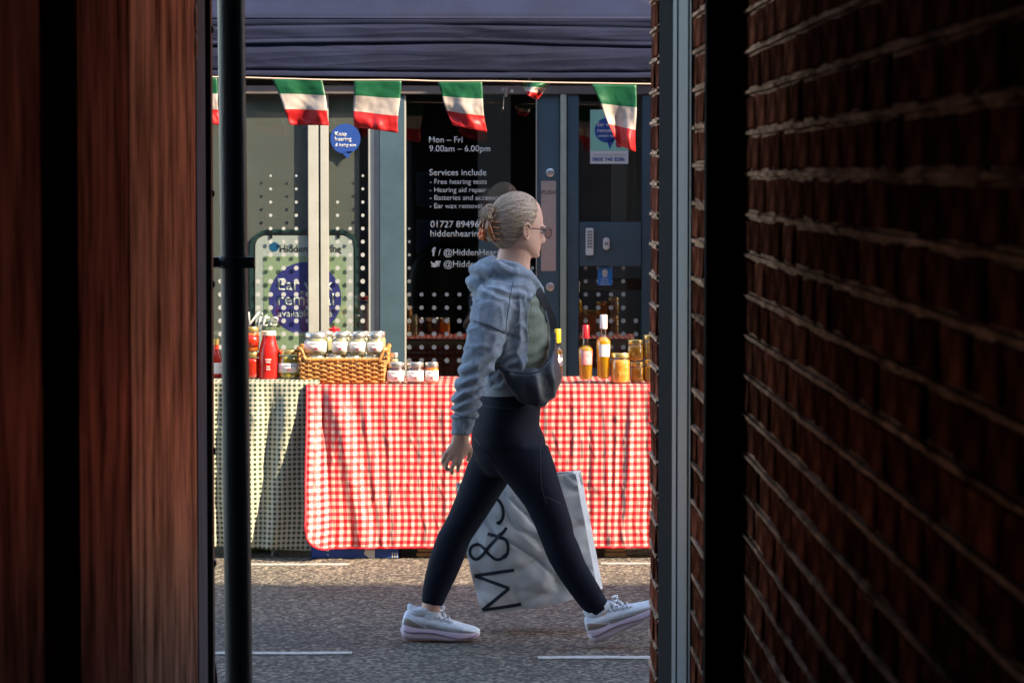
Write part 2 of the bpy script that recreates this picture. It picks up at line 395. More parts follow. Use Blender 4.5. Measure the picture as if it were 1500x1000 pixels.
m_teal = mat('dark_teal_metal', (.022,.042,.05), .4, var=.3, vs=7, bump=.15, stretch=(6,6,.6), metal=.2)
ch = thing('steel_channel', 'dark teal steel channel fixed upright at the end of the boards', 'post', (-.63, 7.4, .1))
MB().box(-.72, -.612, 7.30, 7.46, .098, 2.55).build('channel_body', m_teal, ch, bevel=.003)
MB().box(-.612, -.604, 7.31, 7.33, .1, 2.54).build('lip', m_teal, ch, bevel=.002)
for zz in (1.98, 1.62, 1.42, 1.05, .8): mb = MB(); mb.ell((-.61, 7.40, zz), (.007, .01, .01), 6); mb.build('rivet', m_teal, ch, smooth=True)
mb = MB(); mb.tube(bezier([W(300, 925, 7.44), W(306, 950, 7.46), W(312, 980, 7.46), W(314, 1010, 7.46), W(314, 1100, 7.46)]), .008)
mb.build('cable', m_blackp, ch, smooth=True)
DP = 7.9
dp = thing('drainpipe', 'black iron drainpipe with a bolted collar beside the passage mouth', 'pipe', (-.59, DP, .1))
a, b = W(338.5, 0, DP), W(350, 1000, DP); dr = (b - a) / (b.z - a.z)
pb, pt = a + dr * (.1 - a.z), a + dr * (5.6 - a.z)
m_pipe = mat('pipe_paint', (.006,.009,.012), .4, var=.4, vs=6, bump=.12, bs=30, stretch=(6,6,.6))
MB().tube([pb, a + (b-a)*.5, pt], .0322, 28).build('pipe', m_pipe, dp, smooth='auto')
cz = W(340, 384, DP).z; cc = a + dr * (cz - a.z)
mb = MB(); mb.lathe([(.0335, -.014), (.039, -.012), (.039, .012), (.0335, .014)], cc, 28)
mb.box(cc.x - .075, cc.x - .03, cc.y - .012, cc.y + .012, cz - .012, cz + .012); mb.box(cc.x + .02, cc.x + .05, cc.y - .03, cc.y - .01, cz - .013, cz + .013)
col = mb.build('collar', m_pipe, dp, smooth='auto')
MB().tube([(cc.x + .042, cc.y - .045, cz), (cc.x + .042, cc.y + .01, cz)], .005).build('bolt', m_pipe, col)
MB().tube([(cc.x - .05, cc.y, cz), (cc.x - .15, 7.45, cz)], .009).build('stay', m_pipe, col)

# ------------------------------------------------------------------ shopfront
DF = 16.7
m_blue = mat('shop_paint', (.045,.085,.115), .42, var=.15, vs=5, bump=.1, bs=25)
m_cream = mat('cream_paint', (.36,.37,.34), .45, var=.1, vs=8)
m_glass = glass_mat('window_glass', (.9,.94,.92), .085)
m_white = mat('white_vinyl', (.55,.56,.56), .5)
m_dot = mat('frosted_vinyl', (.34,.36,.36), .6)
m_sblue = mat('sign_blue', (.018,.06,.26), .4)
m_brass = mat('brushed_metal', (.58,.50,.47), .38, var=.1, vs=40, metal=.7, bump=.05)
sf = thing('shopfront', 'teal painted shopfront with big glass panes, lettering and spotted film', 'shopfront', (-.3, DF, .1))
def fr(name, x0, y0, x1, y1, m_, d0=DF - .03, d1=DF + .06, par=None, bevel=.003):
    mb = MB(); pbox(mb, x0, y0, x1, y1, d0, d1); return mb.build(name, m_, par or sf, bevel=bevel)
YB = 700                                      # bottom of the openings in pixels (hidden by the stall)
fr('fascia', -250, -460, 1300, 100, m_blue, DF - .12, DF + .2)
fr('head_rail', -250, 101, 1300, 138, mat('brown_rail', (.10,.085,.08), .6, var=.2), DF - .05, DF + .06)
fr('stall_riser', -250, 640, 556, 707, m_blue, DF - .05, DF + .06)
fr('mullion', 452, 138.5, 466, 640, m_cream, DF - .012, DF + .0065); fr('mullion', 470, 138.5, 481, 640, m_cream, DF - .008, DF + .0065)
fr('mullion_gap', 466, 138.5, 470, 640, m_blackp, DF - .002, DF + .0065)
fr('mullion', 540, 138.5, 549, 640, m_cream, DF - .012, DF + .0065); fr('mullion', 550, 138.5, 556, 640, m_cream, DF - .008, DF + .0065)
fr('pilaster', 556.5, 138.5, 592, 707, m_blue, DF - .035, DF + .1); fr('edge_bead', 592.3, 138.5, 594.5, 707, m_cream, DF - .03, DF + .05)
fr('mullion', -250, 138.5, 200, 640, m_blue)
p1 = fr('pane', 200.5, 138.5, 451.5, 639.5, m_glass, DF, DF + .006, bevel=0)
p2 = fr('pane', 481.5, 138.5, 539.5, 639.5, m_glass, DF, DF + .006, bevel=0)
door = fr('door', 787.5, 138.5, 820, 707, m_blue, DF - .02, DF + .04)
fr('bottom_rail', 595, 640, 785, 706, m_blue, DF - .02, DF + .04, door)
fr('edge_bead', 785, 138.5, 787, 640, m_cream, DF - .03, DF + .03, door)
p3 = fr('pane', 595, 138.5, 784.5, 639.5, m_glass, DF, DF + .006, door, bevel=0)
fr('push_plate', 792.5, 265, 814.5, 397, m_brass, DF - .024, DF - .0205, door, bevel=.0015)
text('push_lettering', 'PUSH', 793.5, 285, DF - .0242, m_blackp, door, width=20)
for py in (253, 420):
    c = W(806, py, DF - .022); mb = MB()
    mb.rings([[c + Vector((r*math.cos(2*PI*k/20), y, r*math.sin(2*PI*k/20))) for k in range(20)] for r, y in ((.021, .002), (.021, -.006), (.016, -.009), (.008, -.009))])
    mb.build('lock', m_brass if py > 300 else mat('silver_metal', (.6,.6,.6), .3, metal=.8), door, smooth='auto')
fr('door_stop', 820.5, 138.5, 830, 707, mat('grey_green_paint', (.30,.34,.29), .5, var=.1), DF - .05, DF + .05)
fr('frame_post', 830.5, 138.5, 848, 707, m_blue, DF - .035, DF + .06); fr('frame_post', 940, 138.5, 975, 707, m_blue, DF - .035, DF + .06)
fr('mid_rail', 848.3, 325, 939.7, 390, m_blue, DF - .028, DF + .05); fr('low_panel', 848.3, 540, 939.7, 706, m_blue, DF - .028, DF + .05)
p4 = fr('pane', 848.3, 138.5, 939.7, 324.5, m_glass, DF, DF + .006, bevel=0)
p5 = fr('pane', 848.3, 390.5, 939.7, 539.5, m_glass, DF, DF + .006, bevel=0)
fr('wall', 975.5, 101, 1300, 707, MATS['render_wall'], DF - .02, DF + .2)
m_plas = mat('white_plastic', (.6,.6,.6), .4)
ic = fr('intercom', 858, 334, 869.5, 374, m_plas, DF - .045, DF - .029)
for q in range(6): fr('key', 860, 338 + q*4.4, 867.5, 341 + q*4.4, mat('grey_key', (.22,.22,.24), .5), DF - .047, DF - .0452, ic, bevel=0)
dbell = fr('door_bell', 883.5, 348, 893, 366, m_plas, DF - .043, DF - .029, bevel=.006)
mb = MB(); disc(mb, 888.2, 357, 2.8, DF - .0432, .002); mb.build('button', mat('grey_key', (.22,.22,.24), .5), dbell)
# lettering on the door glass
DT = DF - .0015
lines = [('Mon – Fri', 628.5, 209, 49, .006), ('9.00am – 6.00pm', 629, 222, 89, 0), ('Services include', 629, 257, 83.5, .006), ('- Free hearing tests', 629.5, 269.5, 83.5, 0),
 ('- Hearing aid repair', 629.5, 281.5, 82.5, 0), ('- Batteries and accessories', 629.5, 293, 116, 0), ('- Ear wax removal', 629.5, 305, 76, 0), ('01727 894960', 630.5, 333, 78, .012),
 ('hiddenhearing', 630.5, 346.5, 76, .006), ('/ @HiddenHearing', 642, 374, 101, .006), ('/ @HiddenHearing', 642, 391, 101, .006)]
for s_, x, y, w, b_ in lines: text('lettering', s_, x, y, DT, m_white, p3, width=w, bold=b_)
text('lettering', 'f', 632.5, 374.5, DT, m_white, p3, width=6, bold=.03)
mb = MB()       # small bird mark
bird = [(631,382),(634,385),(637,385.5),(637.5,383),(639.5,381.5),(642,382.5),(644.5,382),(643,385),(642,389),(638,391.5),(633,391),(631,389.6),(634.5,389),(632,387),(631.2,384.5)]
mb.prism([W(x, y, DT) for x, y in bird], (0, -.0012, 0)); mb.build('bird_mark', m_white, p3)
# spotted film
def dots(parent, cols, ytop, ybot=530):
    mb = MB()
    for x, y0 in cols:
        k = 0
        while True:
            y = 257.5 + 19.3 * k; k += 1
            if y > ybot: break
            if y < y0 - 4: continue
            disc(mb, x, y, 1.7 + 1.8 * min(1, max(0, (y - ytop) / 160)), DF - .0005, .0014, 14)
    return stuff(mb.build('spot_film', m_dot, parent))
dots(p1, [(x, 410 if i % 4 else 390) for i, x in enumerate([214 + 18.2*q for q in range(8)])] + [(360, 440), (378, 410), (396.5, 257), (415.5, 333), (434, 257), (451, 430)], 250)
dots(p2, [(494.5, 295), (513, 333), (531.5, 257)], 250)
dots(p3, [(599.5, 333), (617.5, 420), (636, 420), (654.5, 420), (673, 420), (692, 420), (710, 420), (729, 400), (747, 380), (765, 350), (780, 350)], 320)
dots(p5, [(858, 391), (876.5, 391), (895, 391), (913, 391), (931.5, 470)], 300)
# round sticker with tail
st = MB(); disc(st, 506, 203.5, 22, DT, .0015, 36); st.prism([W(x, y, DT - .0001) for x, y in ((500, 222), (516, 222), (509.5, 232), (507.5, 231))], (0, -.0014, 0))
st = st.build('round_sticker', m_sblue, p2)
for s_, y, w, sh in (('Keep', 199, 17, 0), ('hearing', 206.5, 24, 0), ('& being you', 214.5, 31, .3)): text('sticker_lettering', s_, 490.5, y, DT - .0016, m_white, st, width=w, bold=.012, shear=sh)
# poster and notices on the right hand glazing
po = fr('poster', 864.5, 161, 920.5, 240, m_white, DT - .002, DT, p4, bevel=0)
fr('poster_print', 865, 161.5, 920, 221, mat('mint_print', (.22,.50,.40), .5), DT - .0032, DT - .0022, po, bevel=0)
mb = MB(); disc(mb, 889, 191, 18, DT - .0034, .001, 30); mb.prism([W(x, y, DT - .0034) for x, y in ((889, 206), (901, 203), (893, 219))], (0, -.001, 0)); mb.build('poster_bubble', m_sblue, po)
mb = MB(); disc(mb, 907, 211, 5.5, DT - .0036, .001, 20); mb.build('poster_bubble', mat('plum_print', (.25,.03,.08), .5), po)
for s_, x, y, w in (('Ear wax', 875, 185, 26), ('removal', 875, 194, 27), ('available here', 876, 200.5, 26)): text('poster_lettering', s_, x, y, DT - .0046, m_white, po, width=w, bold=.015)
text('poster_lettering', '0800 740 8286', 868, 236, DT - .0022, m_sblue, po, width=47, bold=.02)
text('poster_lettering', 'To book online or call us now', 868, 228, DT - .0022, mat('grey_print', (.3,.3,.36), .5), po, width=47)
no = fr('blue_notice', 875.5, 391.5, 897, 418, mat('notice_blue', (.02,.17,.52), .4), DT - .002, DT, p5, bevel=0)
mb = MB(); disc(mb, 886, 398.5, 4.2, DT - .0022, .001, 16); mb.prism([W(x, y, DT - .0022) for x, y in ((882, 401), (890, 401), (888.5, 406), (883.5, 406))], (0, -.001, 0)); mb.build('hand_mark', m_white, no)
for s_, y, w in (('Please', 410, 9), ('stay 2m', 413.5, 12), ('distance', 417, 14)): text('notice_lettering', s_, 886 - w/2, y, DT - .0022, m_white, no, width=w)
# white brush lettering sign behind the jars
text('brush_lettering', 'Vite', 362, 478, DF - .003, m_dot, p1, width=46, bold=.01, shear=.35)
# interior of the shop
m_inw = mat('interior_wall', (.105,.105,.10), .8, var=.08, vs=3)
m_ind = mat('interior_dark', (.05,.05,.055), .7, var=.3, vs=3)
inn = thing('shop_interior', 'dim shop room seen through the door glass', 'room', (0, 18, .1))
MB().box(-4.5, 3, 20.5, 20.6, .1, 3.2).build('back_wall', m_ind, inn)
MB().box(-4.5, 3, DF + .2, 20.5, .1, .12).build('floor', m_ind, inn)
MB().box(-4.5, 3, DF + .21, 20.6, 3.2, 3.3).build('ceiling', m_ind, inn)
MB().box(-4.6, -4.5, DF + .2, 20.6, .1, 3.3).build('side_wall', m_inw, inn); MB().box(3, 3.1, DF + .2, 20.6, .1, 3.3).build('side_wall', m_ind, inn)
a, b = W(100, 600, 16.8), W(527, 0, 16.8)
MB().box(a.x - .6, b.x, 16.722, 16.745, .12, 2.9).build('reflection_backing', m_inw, inn, bevel=.004)  # pale panel added behind the left panes, stands for their grey-green reflection
mb = MB(); pbox(mb, 700, -40, 748, 640, 19.4, 19.5); mb.build('grey_column', mat('grey_wall', (.45,.47,.52), .7), inn)
mb = MB(); pbox(mb, 896, -40, 950, 640, 18.6, 18.7); mb.build('grey_column', MATS['grey_wall'], inn)
mb = MB(); pbox(mb, 853, 410, 945, 425, 18.0, 18.3); mb.build('shelf', mat('shelf_wood', (.16,.09,.05), .6), inn)
def picture(x0, y0, x1, y1, lb_):
    t = thing('picture', lb_, 'picture', W((x0+x1)/2, y1, 20.4), 'framed blue pictures in the shop')
    mb = MB(); pbox(mb, x0, y0, x1, y1, 20.44, 20.498); mb.build('frame', mat('frame_grey', (.2,.27,.3), .5), t, bevel=.004)
    mb = MB(); pbox(mb, x0 + 3, y0 + 3, x1 - 3, y1 - 3, 20.43, 20.439); mb.build('print', mat('picture_blue', (.03,.09,.2), .5, col2=(.12,.2,.3), vs=6), t)
picture(610, 252, 645, 302, 'upper of two blue framed pictures on the dim shop wall'); picture(610, 322, 645, 372, 'lower of two blue framed pictures on the dim shop wall')
# chair added inside, stands for a dark reflection in the door glass
oc = thing('stand_in_chair', 'black round backed chair added inside the shop for a dark reflection in the door glass', 'chair', W(650, 600, 18.3))
c = W(648, 425, 18.3)
mb = MB(); mb.ell(c, (.20, .05, .27), 12); mb.build('backrest', m_blackp, oc, smooth=True)
mb = MB(); mb.ell((c.x, c.y - .25, c.z - .32), (.24, .24, .05), 12); mb.build('seat', m_blackp, oc, smooth=True)
mb = MB(); mb.tube([(c.x, c.y - .2, c.z - .33), (c.x, c.y - .2, .16)], .03); mb.build('stem', m_blackp, oc)
mb = MB()
for k in range(5): mb.tube([(c.x, c.y - .2, .2), (c.x + .28*math.cos(k*1.257), c.y - .2 + .28*math.sin(k*1.257), .145)], .022)
mb.build('base', m_blackp, oc)
# free standing sign behind the left window
DS = 16.709
sg = thing('pavement_sign', 'rounded framed poster sign standing behind the left window panes', 'sign', W(446, 720, DS))
m_sframe = mat('sign_frame', (.02,.05,.05), .35)
def rrect(x0, y0, x1, y1, r, n=8):
    P = []
    for cx, cy, a0 in ((x1-r, y0+r, -90), (x1-r, y1-r, 0), (x0+r, y1-r, 90), (x0+r, y0+r, 180)):
        for k in range(n + 1): P.append((cx + r*math.cos(R(a0 + 90*k/n)), cy + r*math.sin(R(a0 + 90*k/n))))
    return P
pts = [W(x, y, DS) for x, y in rrect(366, 336, 525, 640, 28)]
mb = MB(); n = len(pts); c0 = sum(pts, Vector()) / n
rs = []
for p, q in zip(pts, [W(x, y, DS) for x, y in rrect(371, 341, 520, 635, 24)]): rs.append([p, q, q + Vector((0,.010,0)), p + Vector((0,.010,0))])
mb.rings(rs, loop=True); mb.build('frame', m_sframe, sg, smooth='auto')
mb = MB(); mb.prism([W(x, y, DS + .004) for x, y in rrect(374, 345, 518, 632, 16)], (0, .004, 0)); pan = mb.build('panel', mat('sign_grey', (.46,.47,.48), .25, coat=.5), sg)
mb = MB(); mb.prism([W(x, y, DS + .0028) for x, y in rrect(386, 375, 507, 560, 2)], (0, .001, 0)); mb.build('print', mat('sage_print', (.30,.37,.25), .3, coat=.5), pan)
mb = MB(); disc(mb, 447, 437, 53, DS + .0026, .0008, 48); mb.build('print_bubble', mat('violet_print', (.045,.045,.24), .3, coat=.5), pan)
mb = MB(); disc(mb, 401.5, 361.5, 7, DS + .0037, .001, 24); mb.build('logo_dot', mat('logo_blue', (.01,.10,.25), .4), pan)
text('lettering', 'Hidden Hearing', 410, 369, DS + .0037, m_blackp, pan, width=90, bold=.015)
for s_, x, y, w in (('Ear wax', 407, 425, 80), ('removal', 407, 447, 82), ('available here', 406.5, 464, 80)): text('lettering', s_, x, y, DS + .0016, m_white, pan, width=w, bold=.006, depth=.0008)
for x in (397, 496): 
    mb = MB(); pbox(mb, x - 1.8, 336.5, x + 1.8, 349.5, DS - .0014, DS - .0002); mb.build('clip', m_blackp, sg)
for x in (380, 512):
    mb = MB(); a = W(x, 630, DS + .012); mb.tube([a, (a.x, DS + .012, .12)], .014, 8); mb.build('leg', m_sframe, sg)

# ------------------------------------------------------------------ gazebo over the stall
DG = 14.38
m_navy = mat('navy_canvas', (.011,.015,.038), .85, var=.3, vs=2.5, bump=.25, bs=220, spec=.2)
gz = thing('market_gazebo', 'navy canvas market gazebo standing over the produce stall', 'gazebo', (-.5, 15, 0))
GX0, GX1, GB = -2.15, .86, 15.5
zt = W(700, 29, DG).z; zb = W(700, 113, DG).z
def valance(p0, p1, out):
    rs = []; n = 200; rows = 64
    p0, p1, out = Vector(p0), Vector(p1), Vector(out)
    for j in range(rows + 1):
        s_ = j / rows; ring = []
        for i in range(n + 1):
            u = i / n; p = p0.lerp(p1, u); x = (p1 - p0).length * u
            # sagging horizontal crease and swells
            cr = .45 + .05 * math.sin(x * 2.1 + .6) + .03 * noise.noise(Vector((x * 1.3, 3, 0)))
            d = (s_ - cr); lk = .35 + .65 * abs(math.sin(x * 1.15 + .4)); bulge = .010 * (1 - math.exp(-(d / .10) ** 2)) + lk * .013 * math.exp(-((d + .035) / .035) ** 2) - lk * .008 * math.exp(-((d - .01) / .018) ** 2)
            cr2 = .16 + .07 * math.sin(x * 1.4 + 2.2); bulge -= .006 * math.exp(-((s_ - cr2) / .03) ** 2)
            bulge -= .008 * math.exp(-((s_ - .9) / .03) ** 2)
            bulge += .006 * noise.noise(Vector((x * 2.5, s_ * 3, 1))) + .002 * noise.noise(Vector((x * 5, s_ * 9, 4))) + .002 * max(0, 1 - 8 * abs(noise.noise(Vector((x * 1.8 + s_ * 1.2, s_ * 7, 8)))))
            z = zt - (zt - zb) * s_ + .006 * math.sin(x * 1.9) * s_
            ring.append(Vector((p.x, p.y, z)) + out * bulge)
        rs.append(ring)
    mb = MB(); mb.rings(rs, closed=False, cap=False); o = mb.build('valance', m_navy, gz, smooth=True)
    so_ = o.modifiers.new('t', 'SOLIDIFY'); so_.thickness = .003; so_.offset = -1
valance((GX0, DG, 0), (GX1, DG, 0), (0, -1, 0)); valance((GX1, DG, 0), (GX1, GB, 0), (1, 0, 0))
valance((GX0, GB, 0), (GX0, DG, 0), (-1, 0, 0)); valance((GX1, GB, 0), (GX0, GB, 0), (0, 1, 0))
# hipped roof: front and back slopes, hips at the ends
ym = (DG + GB) / 2; zr = zt + .40
def slope(a, b, c, d, nu=50, nv=12):
    rs = []; nn = ((Vector(b) - Vector(a)).cross(Vector(d) - Vector(a))).normalized()
    for j in range(nv + 1):
        ring = []
        for i in range(nu + 1):
            u, v = i / nu, j / nv; p = Vector(a).lerp(b, u).lerp(Vector(d).lerp(c, u), v)
            e = min(u, 1-u, v, 1-v) * 6; e = min(1, e)
            ring.append(p + nn * e * (.012 * noise.noise(Vector((p.x * 1.5, p.y * 3, 0))) + .006 * math.sin(p.z * 60 + p.x * 2)) )
        rs.append(ring)
    mb = MB(); mb.rings(rs, closed=False, cap=False); o = mb.build('roof_panel', m_navy, gz, smooth=True)
    so_ = o.modifiers.new('t', 'SOLIDIFY'); so_.thickness = .003
hx = .75
A, B, Cc, Dd = (GX0, DG, zt), (GX1, DG, zt), (GX1, GB, zt), (GX0, GB, zt); E, G_ = (GX0 + hx, ym, zr), (GX1 - hx, ym, zr)
slope(A, B, G_, E); slope(Cc, Dd, E, G_); slope(B, Cc, G_, G_); slope(Dd, A, E, E)
MB().tube([(GX0, DG - .004, zt + .006), (GX1, DG - .004, zt + .006)], .006, 8).build('hem_piping', m_navy, gz, smooth=True)
m_frame = mat('gazebo_frame', (.02,.02,.022), .4, metal=.3)
zf = zb + .02
for y in (DG + .05, GB - .05): MB().box(GX0 + .03, GX1 - .03, y, y + .03, zf - .03, zf + .02).build('rail', m_frame, gz, bevel=.003)
for x in (GX0 + .04, GX1 - .07):
    MB().box(x, x + .03, DG + .085, GB - .055, zf - .03, zf + .02).build('rail', m_frame, gz, bevel=.003)
    for y in (DG + .04, GB - .06): MB().box(x - .005, x + .035, y, y + .04, 0 if y < 15.3 else .1, zf - .031).build('leg', m_frame, gz, bevel=.004)
# scissor truss seen under the valance
for x0, x1 in ((GX0 + .1, -.55), (-.55, .16), (.16, GX1 - .1)):
    for s_ in (0, 1):
        z0, z1 = (zf - .05, zf + .1) if s_ else (zf + .1, zf - .05)
        MB().tube([(x0, DG + .1 + .03*s_, z0), (x1, DG + .1 + .03*s_, z1)], .011, 6).build('truss_bar', m_frame, gz)
for px, py in ((776, 114), (737, 131), (750, 133)):
    mb = MB(); p = W(px, py, DG + .03); mb.tube([p + Vector((0, .03, 0)), p - Vector((0, .012, 0))], .0085 if py < 120 else .007, 12); mb.build('bolt', MATS['silver_metal'], gz, smooth='auto')
mb = MB(); mb.tube([W(741, 128, DG + .06), W(741, 142, DG + .06)], .006, 8); mb.tube([W(737, 160, DG + .06), W(738, 142, DG + .06)], .002, 6); mb.build('truss_clip', MATS['silver_metal'], gz)
# house added out of frame, stepping forward past the shop to shade its door
nbm = thing('shading_house', 'unseen brick house added next to the teal shopfront to shade its door', 'house', (3, 16.2, .1))
MB().box(.99, 9, 16.04, DF - .022, .1, 4.6).build('wall', warm_gloss('house_brick', (.12,.05,.035), (.26,.11,.075), (.1,.04,.03), (.2,.1,.07), 9, .6, .1), nbm)
MB().box(.95, 9.05, 15.98, DF + .3, 4.602, 4.75).build('coping', MATS['kerbstone'], nbm)

# ------------------------------------------------------------------ bunting
m_fg = mat('flag_green', (.008,.11,.045), .45, trans=.3, bump=.25, bs=25); m_fw = mat('flag_white', (.50,.44,.40), .45, trans=.3, bump=.25, bs=25); m_fr = mat('flag_red', (.48,.012,.015), .45, trans=.3, bump=.25, bs=25)
bu = thing('bunting', 'string of green white and red flags hung under the gazebo edge', 'bunting', W(640, 120, DG))
DB = DG - .02
sp = [W(x, y, DB) for x, y in ((-150, 110), (120, 111), (318, 113), (400, 115), (472, 117), (518, 117.5), (588, 117.5), (641, 119), (706, 119), (755, 119.5), (800, 121), (866, 122), (932, 123), (1010, 124), (1110, 125))]
MB().tube(bezier(sp, 5), .0035, 6).build('string', mat('bunting_tape', (.55,.42,.34), .7), bu, smooth=True)
def flag(tl, tr, br, bl_, rip=.012, ph=0, curl=0, fold=0):
    mb = MB(); n = 20; m_ = 24; vs = []; a = [W(*q, DB) for q in (tl, tr, br, bl_)]
    for j in range(m_ + 1):
        v = j / m_
        for i in range(n + 1):
            u = i / n; p = a[0].lerp(a[1], u).lerp(a[3].lerp(a[2], u), v)
            amp = v ** .8
            p = p + Vector((.006 * math.sin(v*5 + ph) * amp, -rip * amp * math.sin(u*6 + v*3 + ph) + curl * v * v + .02 * amp * noise.noise(Vector((u*3 + ph, v*3, ph))) + .006 * amp * noise.noise(Vector((u*9 + ph, v*9, ph))), .008 * math.sin(u*4 + ph) * v * (1-v)))
            if fold: p.x += fold * max(0, v - .6) * (1 - u)
            vs.append(p)
    fs, ms = [], []
    for j in range(m_):
        for i in range(n): fs.append((j*(n+1)+i, j*(n+1)+i+1, (j+1)*(n+1)+i+1, (j+1)*(n+1)+i)); ms.append(j * 3 // m_)
    mb.v = vs; mb.f = fs; mb.m = ms
    o = mb.build('flag', [m_fg, m_fw, m_fr], bu, smooth=True)
    s_ = o.modifiers.new('t', 'SOLIDIFY'); s_.thickness = .0012
flag((40, 111), (108, 111), (104, 186), (48, 184), ph=5); flag((150, 112), (215, 112), (222, 186), (160, 184), ph=3)
flag((258, 112), (318, 114), (322, 184), (270, 176), ph=2)
flag((398, 115), (472, 117), (484, 184), (427, 183), .016, .3)
flag((518, 118), (588, 118), (583, 195), (519, 186), .01, 1.4)
flag((641, 120), (706, 120), (712, 194), (662, 184), .014, 2.2)
flag((765, 119.5), (808, 121), (786, 146), (771, 140), .05, 4)
flag((866, 123), (932, 124), (932, 223), (906, 212), .03, 1.0, .0)
flag((985, 124), (1050, 125), (1046, 196), (990, 192), ph=1)

# ------------------------------------------------------------------ tables and cloths
DTB = 14.42
ZR, ZG = .745, .765
m_red = gingham('red_gingham', (.42,.003,.010), (.46,.10,.10), (.54,.45,.36), .0306)
m_grn = gingham('green_gingham', (.008,.028,.016), (.30,.31,.23), (.44,.42,.33), .0212)
def table(name, label, x0, x1, z):
    t = thing(name, label, 'table', ((x0+x1)/2, DTB + .3, 0))
    MB().box(x0 + .02, x1 - .02, DTB + .012, DTB + .62, z - .035, z - .006).build('table_top', mat('table_ply', (.35,.25,.16), .6, var=.15), t, bevel=.004)
    for x in (x0 + .1, x1 - .13):
        for y in (DTB + .06, DTB + .55): MB().tube([(x, y, .0), (x, y, z - .036)], .014, 10).build('leg', mat('grey_leg', (.16,.17,.18), .4, metal=.4), t, smooth='auto')
        MB().tube([(x, DTB + .06, .25), (x, DTB + .55, .25)], .01, 8).build('stretcher', MATS['grey_leg'], t)
    return t
XS = W(451, 600, DTB).x
table('trestle_table', 'trestle table under the red gingham cloth', XS, 1.15, ZR)
table('trestle_table', 'trestle table under the green gingham cloth', -2.0, XS - .02, ZG)
def cloth(name, x0, x1, z, zbot, D, m_, folds, flare, rl=0, seed=0, trim=None, depth=.62, sag=0):
    nu, nv = 520, 110; rnd = random.Random(seed)
    hang = z - zbot; top = depth; r = .012; vs = []; uvs = []
    def fold(x, s_):
        d = 0
        for (fx, w, a, sl_) in folds:
            q = (x - (fx + sl_ * s_)) / w; d += a * (.45 if w < .018 else 1) * math.exp(-q * q)
        d += .004 * noise.noise(Vector((x * 14, s_ * 2.5, seed))) + .010 * noise.noise(Vector((x * 4.5, s_ * 1.2, seed + 3)))
        d += .0022 * noise.noise(Vector((x * 40 + s_ * 9, s_ * 12, seed)))
        for q in (0, 1, 2):
            g_ = abs(noise.noise(Vector((x * (9 + 4*q) + s_ * (2.4 - 2*q), s_ * (2.2 + q) - x * 1.5 * (q - 1), seed + 11 * q))))
            d += .0024 * max(0, 1 - g_ * 7) * (.4 + .6 * abs(noise.noise(Vector((x * 3, s_ * 4, q)))) * 2)
        return d
    for i in range(nu + 1):
        u = i / nu; x = x0 + (x1 - x0) * u
        # rounded lower corner on the left
        cut = 0
        if rl and x - x0 < rl: k = rl - (x - x0); cut = rl - math.sqrt(max(0, rl*rl - k*k))
        h = hang - cut + sag * math.sin((x - x0) * 5.5) * .5
        for j in range(nv + 1):
            v = j / nv
            if v < .18: t = v / .18; p = Vector((x, D + top * (1 - t), z + .0015 * noise.noise(Vector((x*8, t*4, seed))))); dist = top * t
            else:
                s_ = (v - .18) / .82; dd = h * s_; sf_ = dd / hang
                p = Vector((x + .012 * noise.noise(Vector((x*3, sf_*3, 9))) * sf_, D - .004 - flare(x) * sf_ ** 1.1 - fold(x, sf_) * min(1, sf_ * 4 + .15), z - dd)); dist = top + dd
            vs.append(p); uvs.append((x - x0, dist))
    fs = [(i*(nv+1)+j, (i+1)*(nv+1)+j, (i+1)*(nv+1)+j+1, i*(nv+1)+j+1) for i in range(nu) for j in range(nv)]
    me = bpy.data.meshes.new(name); me.from_pydata([tuple(v) for v in vs], [], fs); me.materials.append(m_)
    ul = me.uv_layers.new(name='UVMap')
    for lp in me.loops: ul.data[lp.index].uv = uvs[lp.vertex_index]
    me.polygons.foreach_set('use_smooth', [True] * len(me.polygons))
    root = link(name, me); s_ = root.modifiers.new('t', 'SOLIDIFY'); s_.thickness = .0015; s_.offset = -1
    if trim:
        e = [vs[j] for j in range(17, nv + 1, 3)] + [vs[i*(nv+1)+nv] for i in range(0, nu + 1, 3)]
        MB().tube(e, .0055, 6).build('binding', trim, root, smooth=True)
    return root
def fx(px): return W(px, 600, DTB).x
m_bind = mat('red_binding', (.62,.008,.02), .5)
rf = [(fx(470), .02, -.025, .05), (fx(492), .045, .030, .12), (fx(530), .02, .012, .09), (fx(566), .012, .011, .03), (fx(610), .014, .012, .05), (fx(650), .012, .012, .02),
      (fx(840), .012, .016, .01), (fx(862), .010, -.012, .0), (fx(884), .013, .016, .03), (fx(905), .01, .012, -.02), (fx(926), .016, .02, -.03), (fx(943), .012, -.015, .02), (fx(800), .012, .01, .02), (fx(760), .014, .012, -.03), (fx(720), .014, .012, .03)]
red = cloth('red_tablecloth', fx(450), 1.2, ZR, W(600, 803, DTB - .1).z, DTB - .01, m_red, rf, lambda x: .045 + .16 * math.exp(-((x - fx(452)) / .10) ** 2), rl=.10, seed=2, trim=m_bind)
tag(red, 'red and white gingham cloth hanging over the front of the stall', 'tablecloth')
gf = [(fx(375), .04, .03, -.05), (fx(400), .03, -.012, -.06), (fx(430), .05, .03, -.10), (fx(345), .03, .02, .0), (fx(318), .02, -.02, .0)]
grn = cloth('green_tablecloth', -2.05, XS + .05, ZG, W(600, 803, DTB).z, DTB + .012, m_grn, gf, lambda x: .035, seed=5, depth=.6, sag=.02)
tag(grn, 'dark green and white checked cloth hanging over the left table', 'tablecloth')

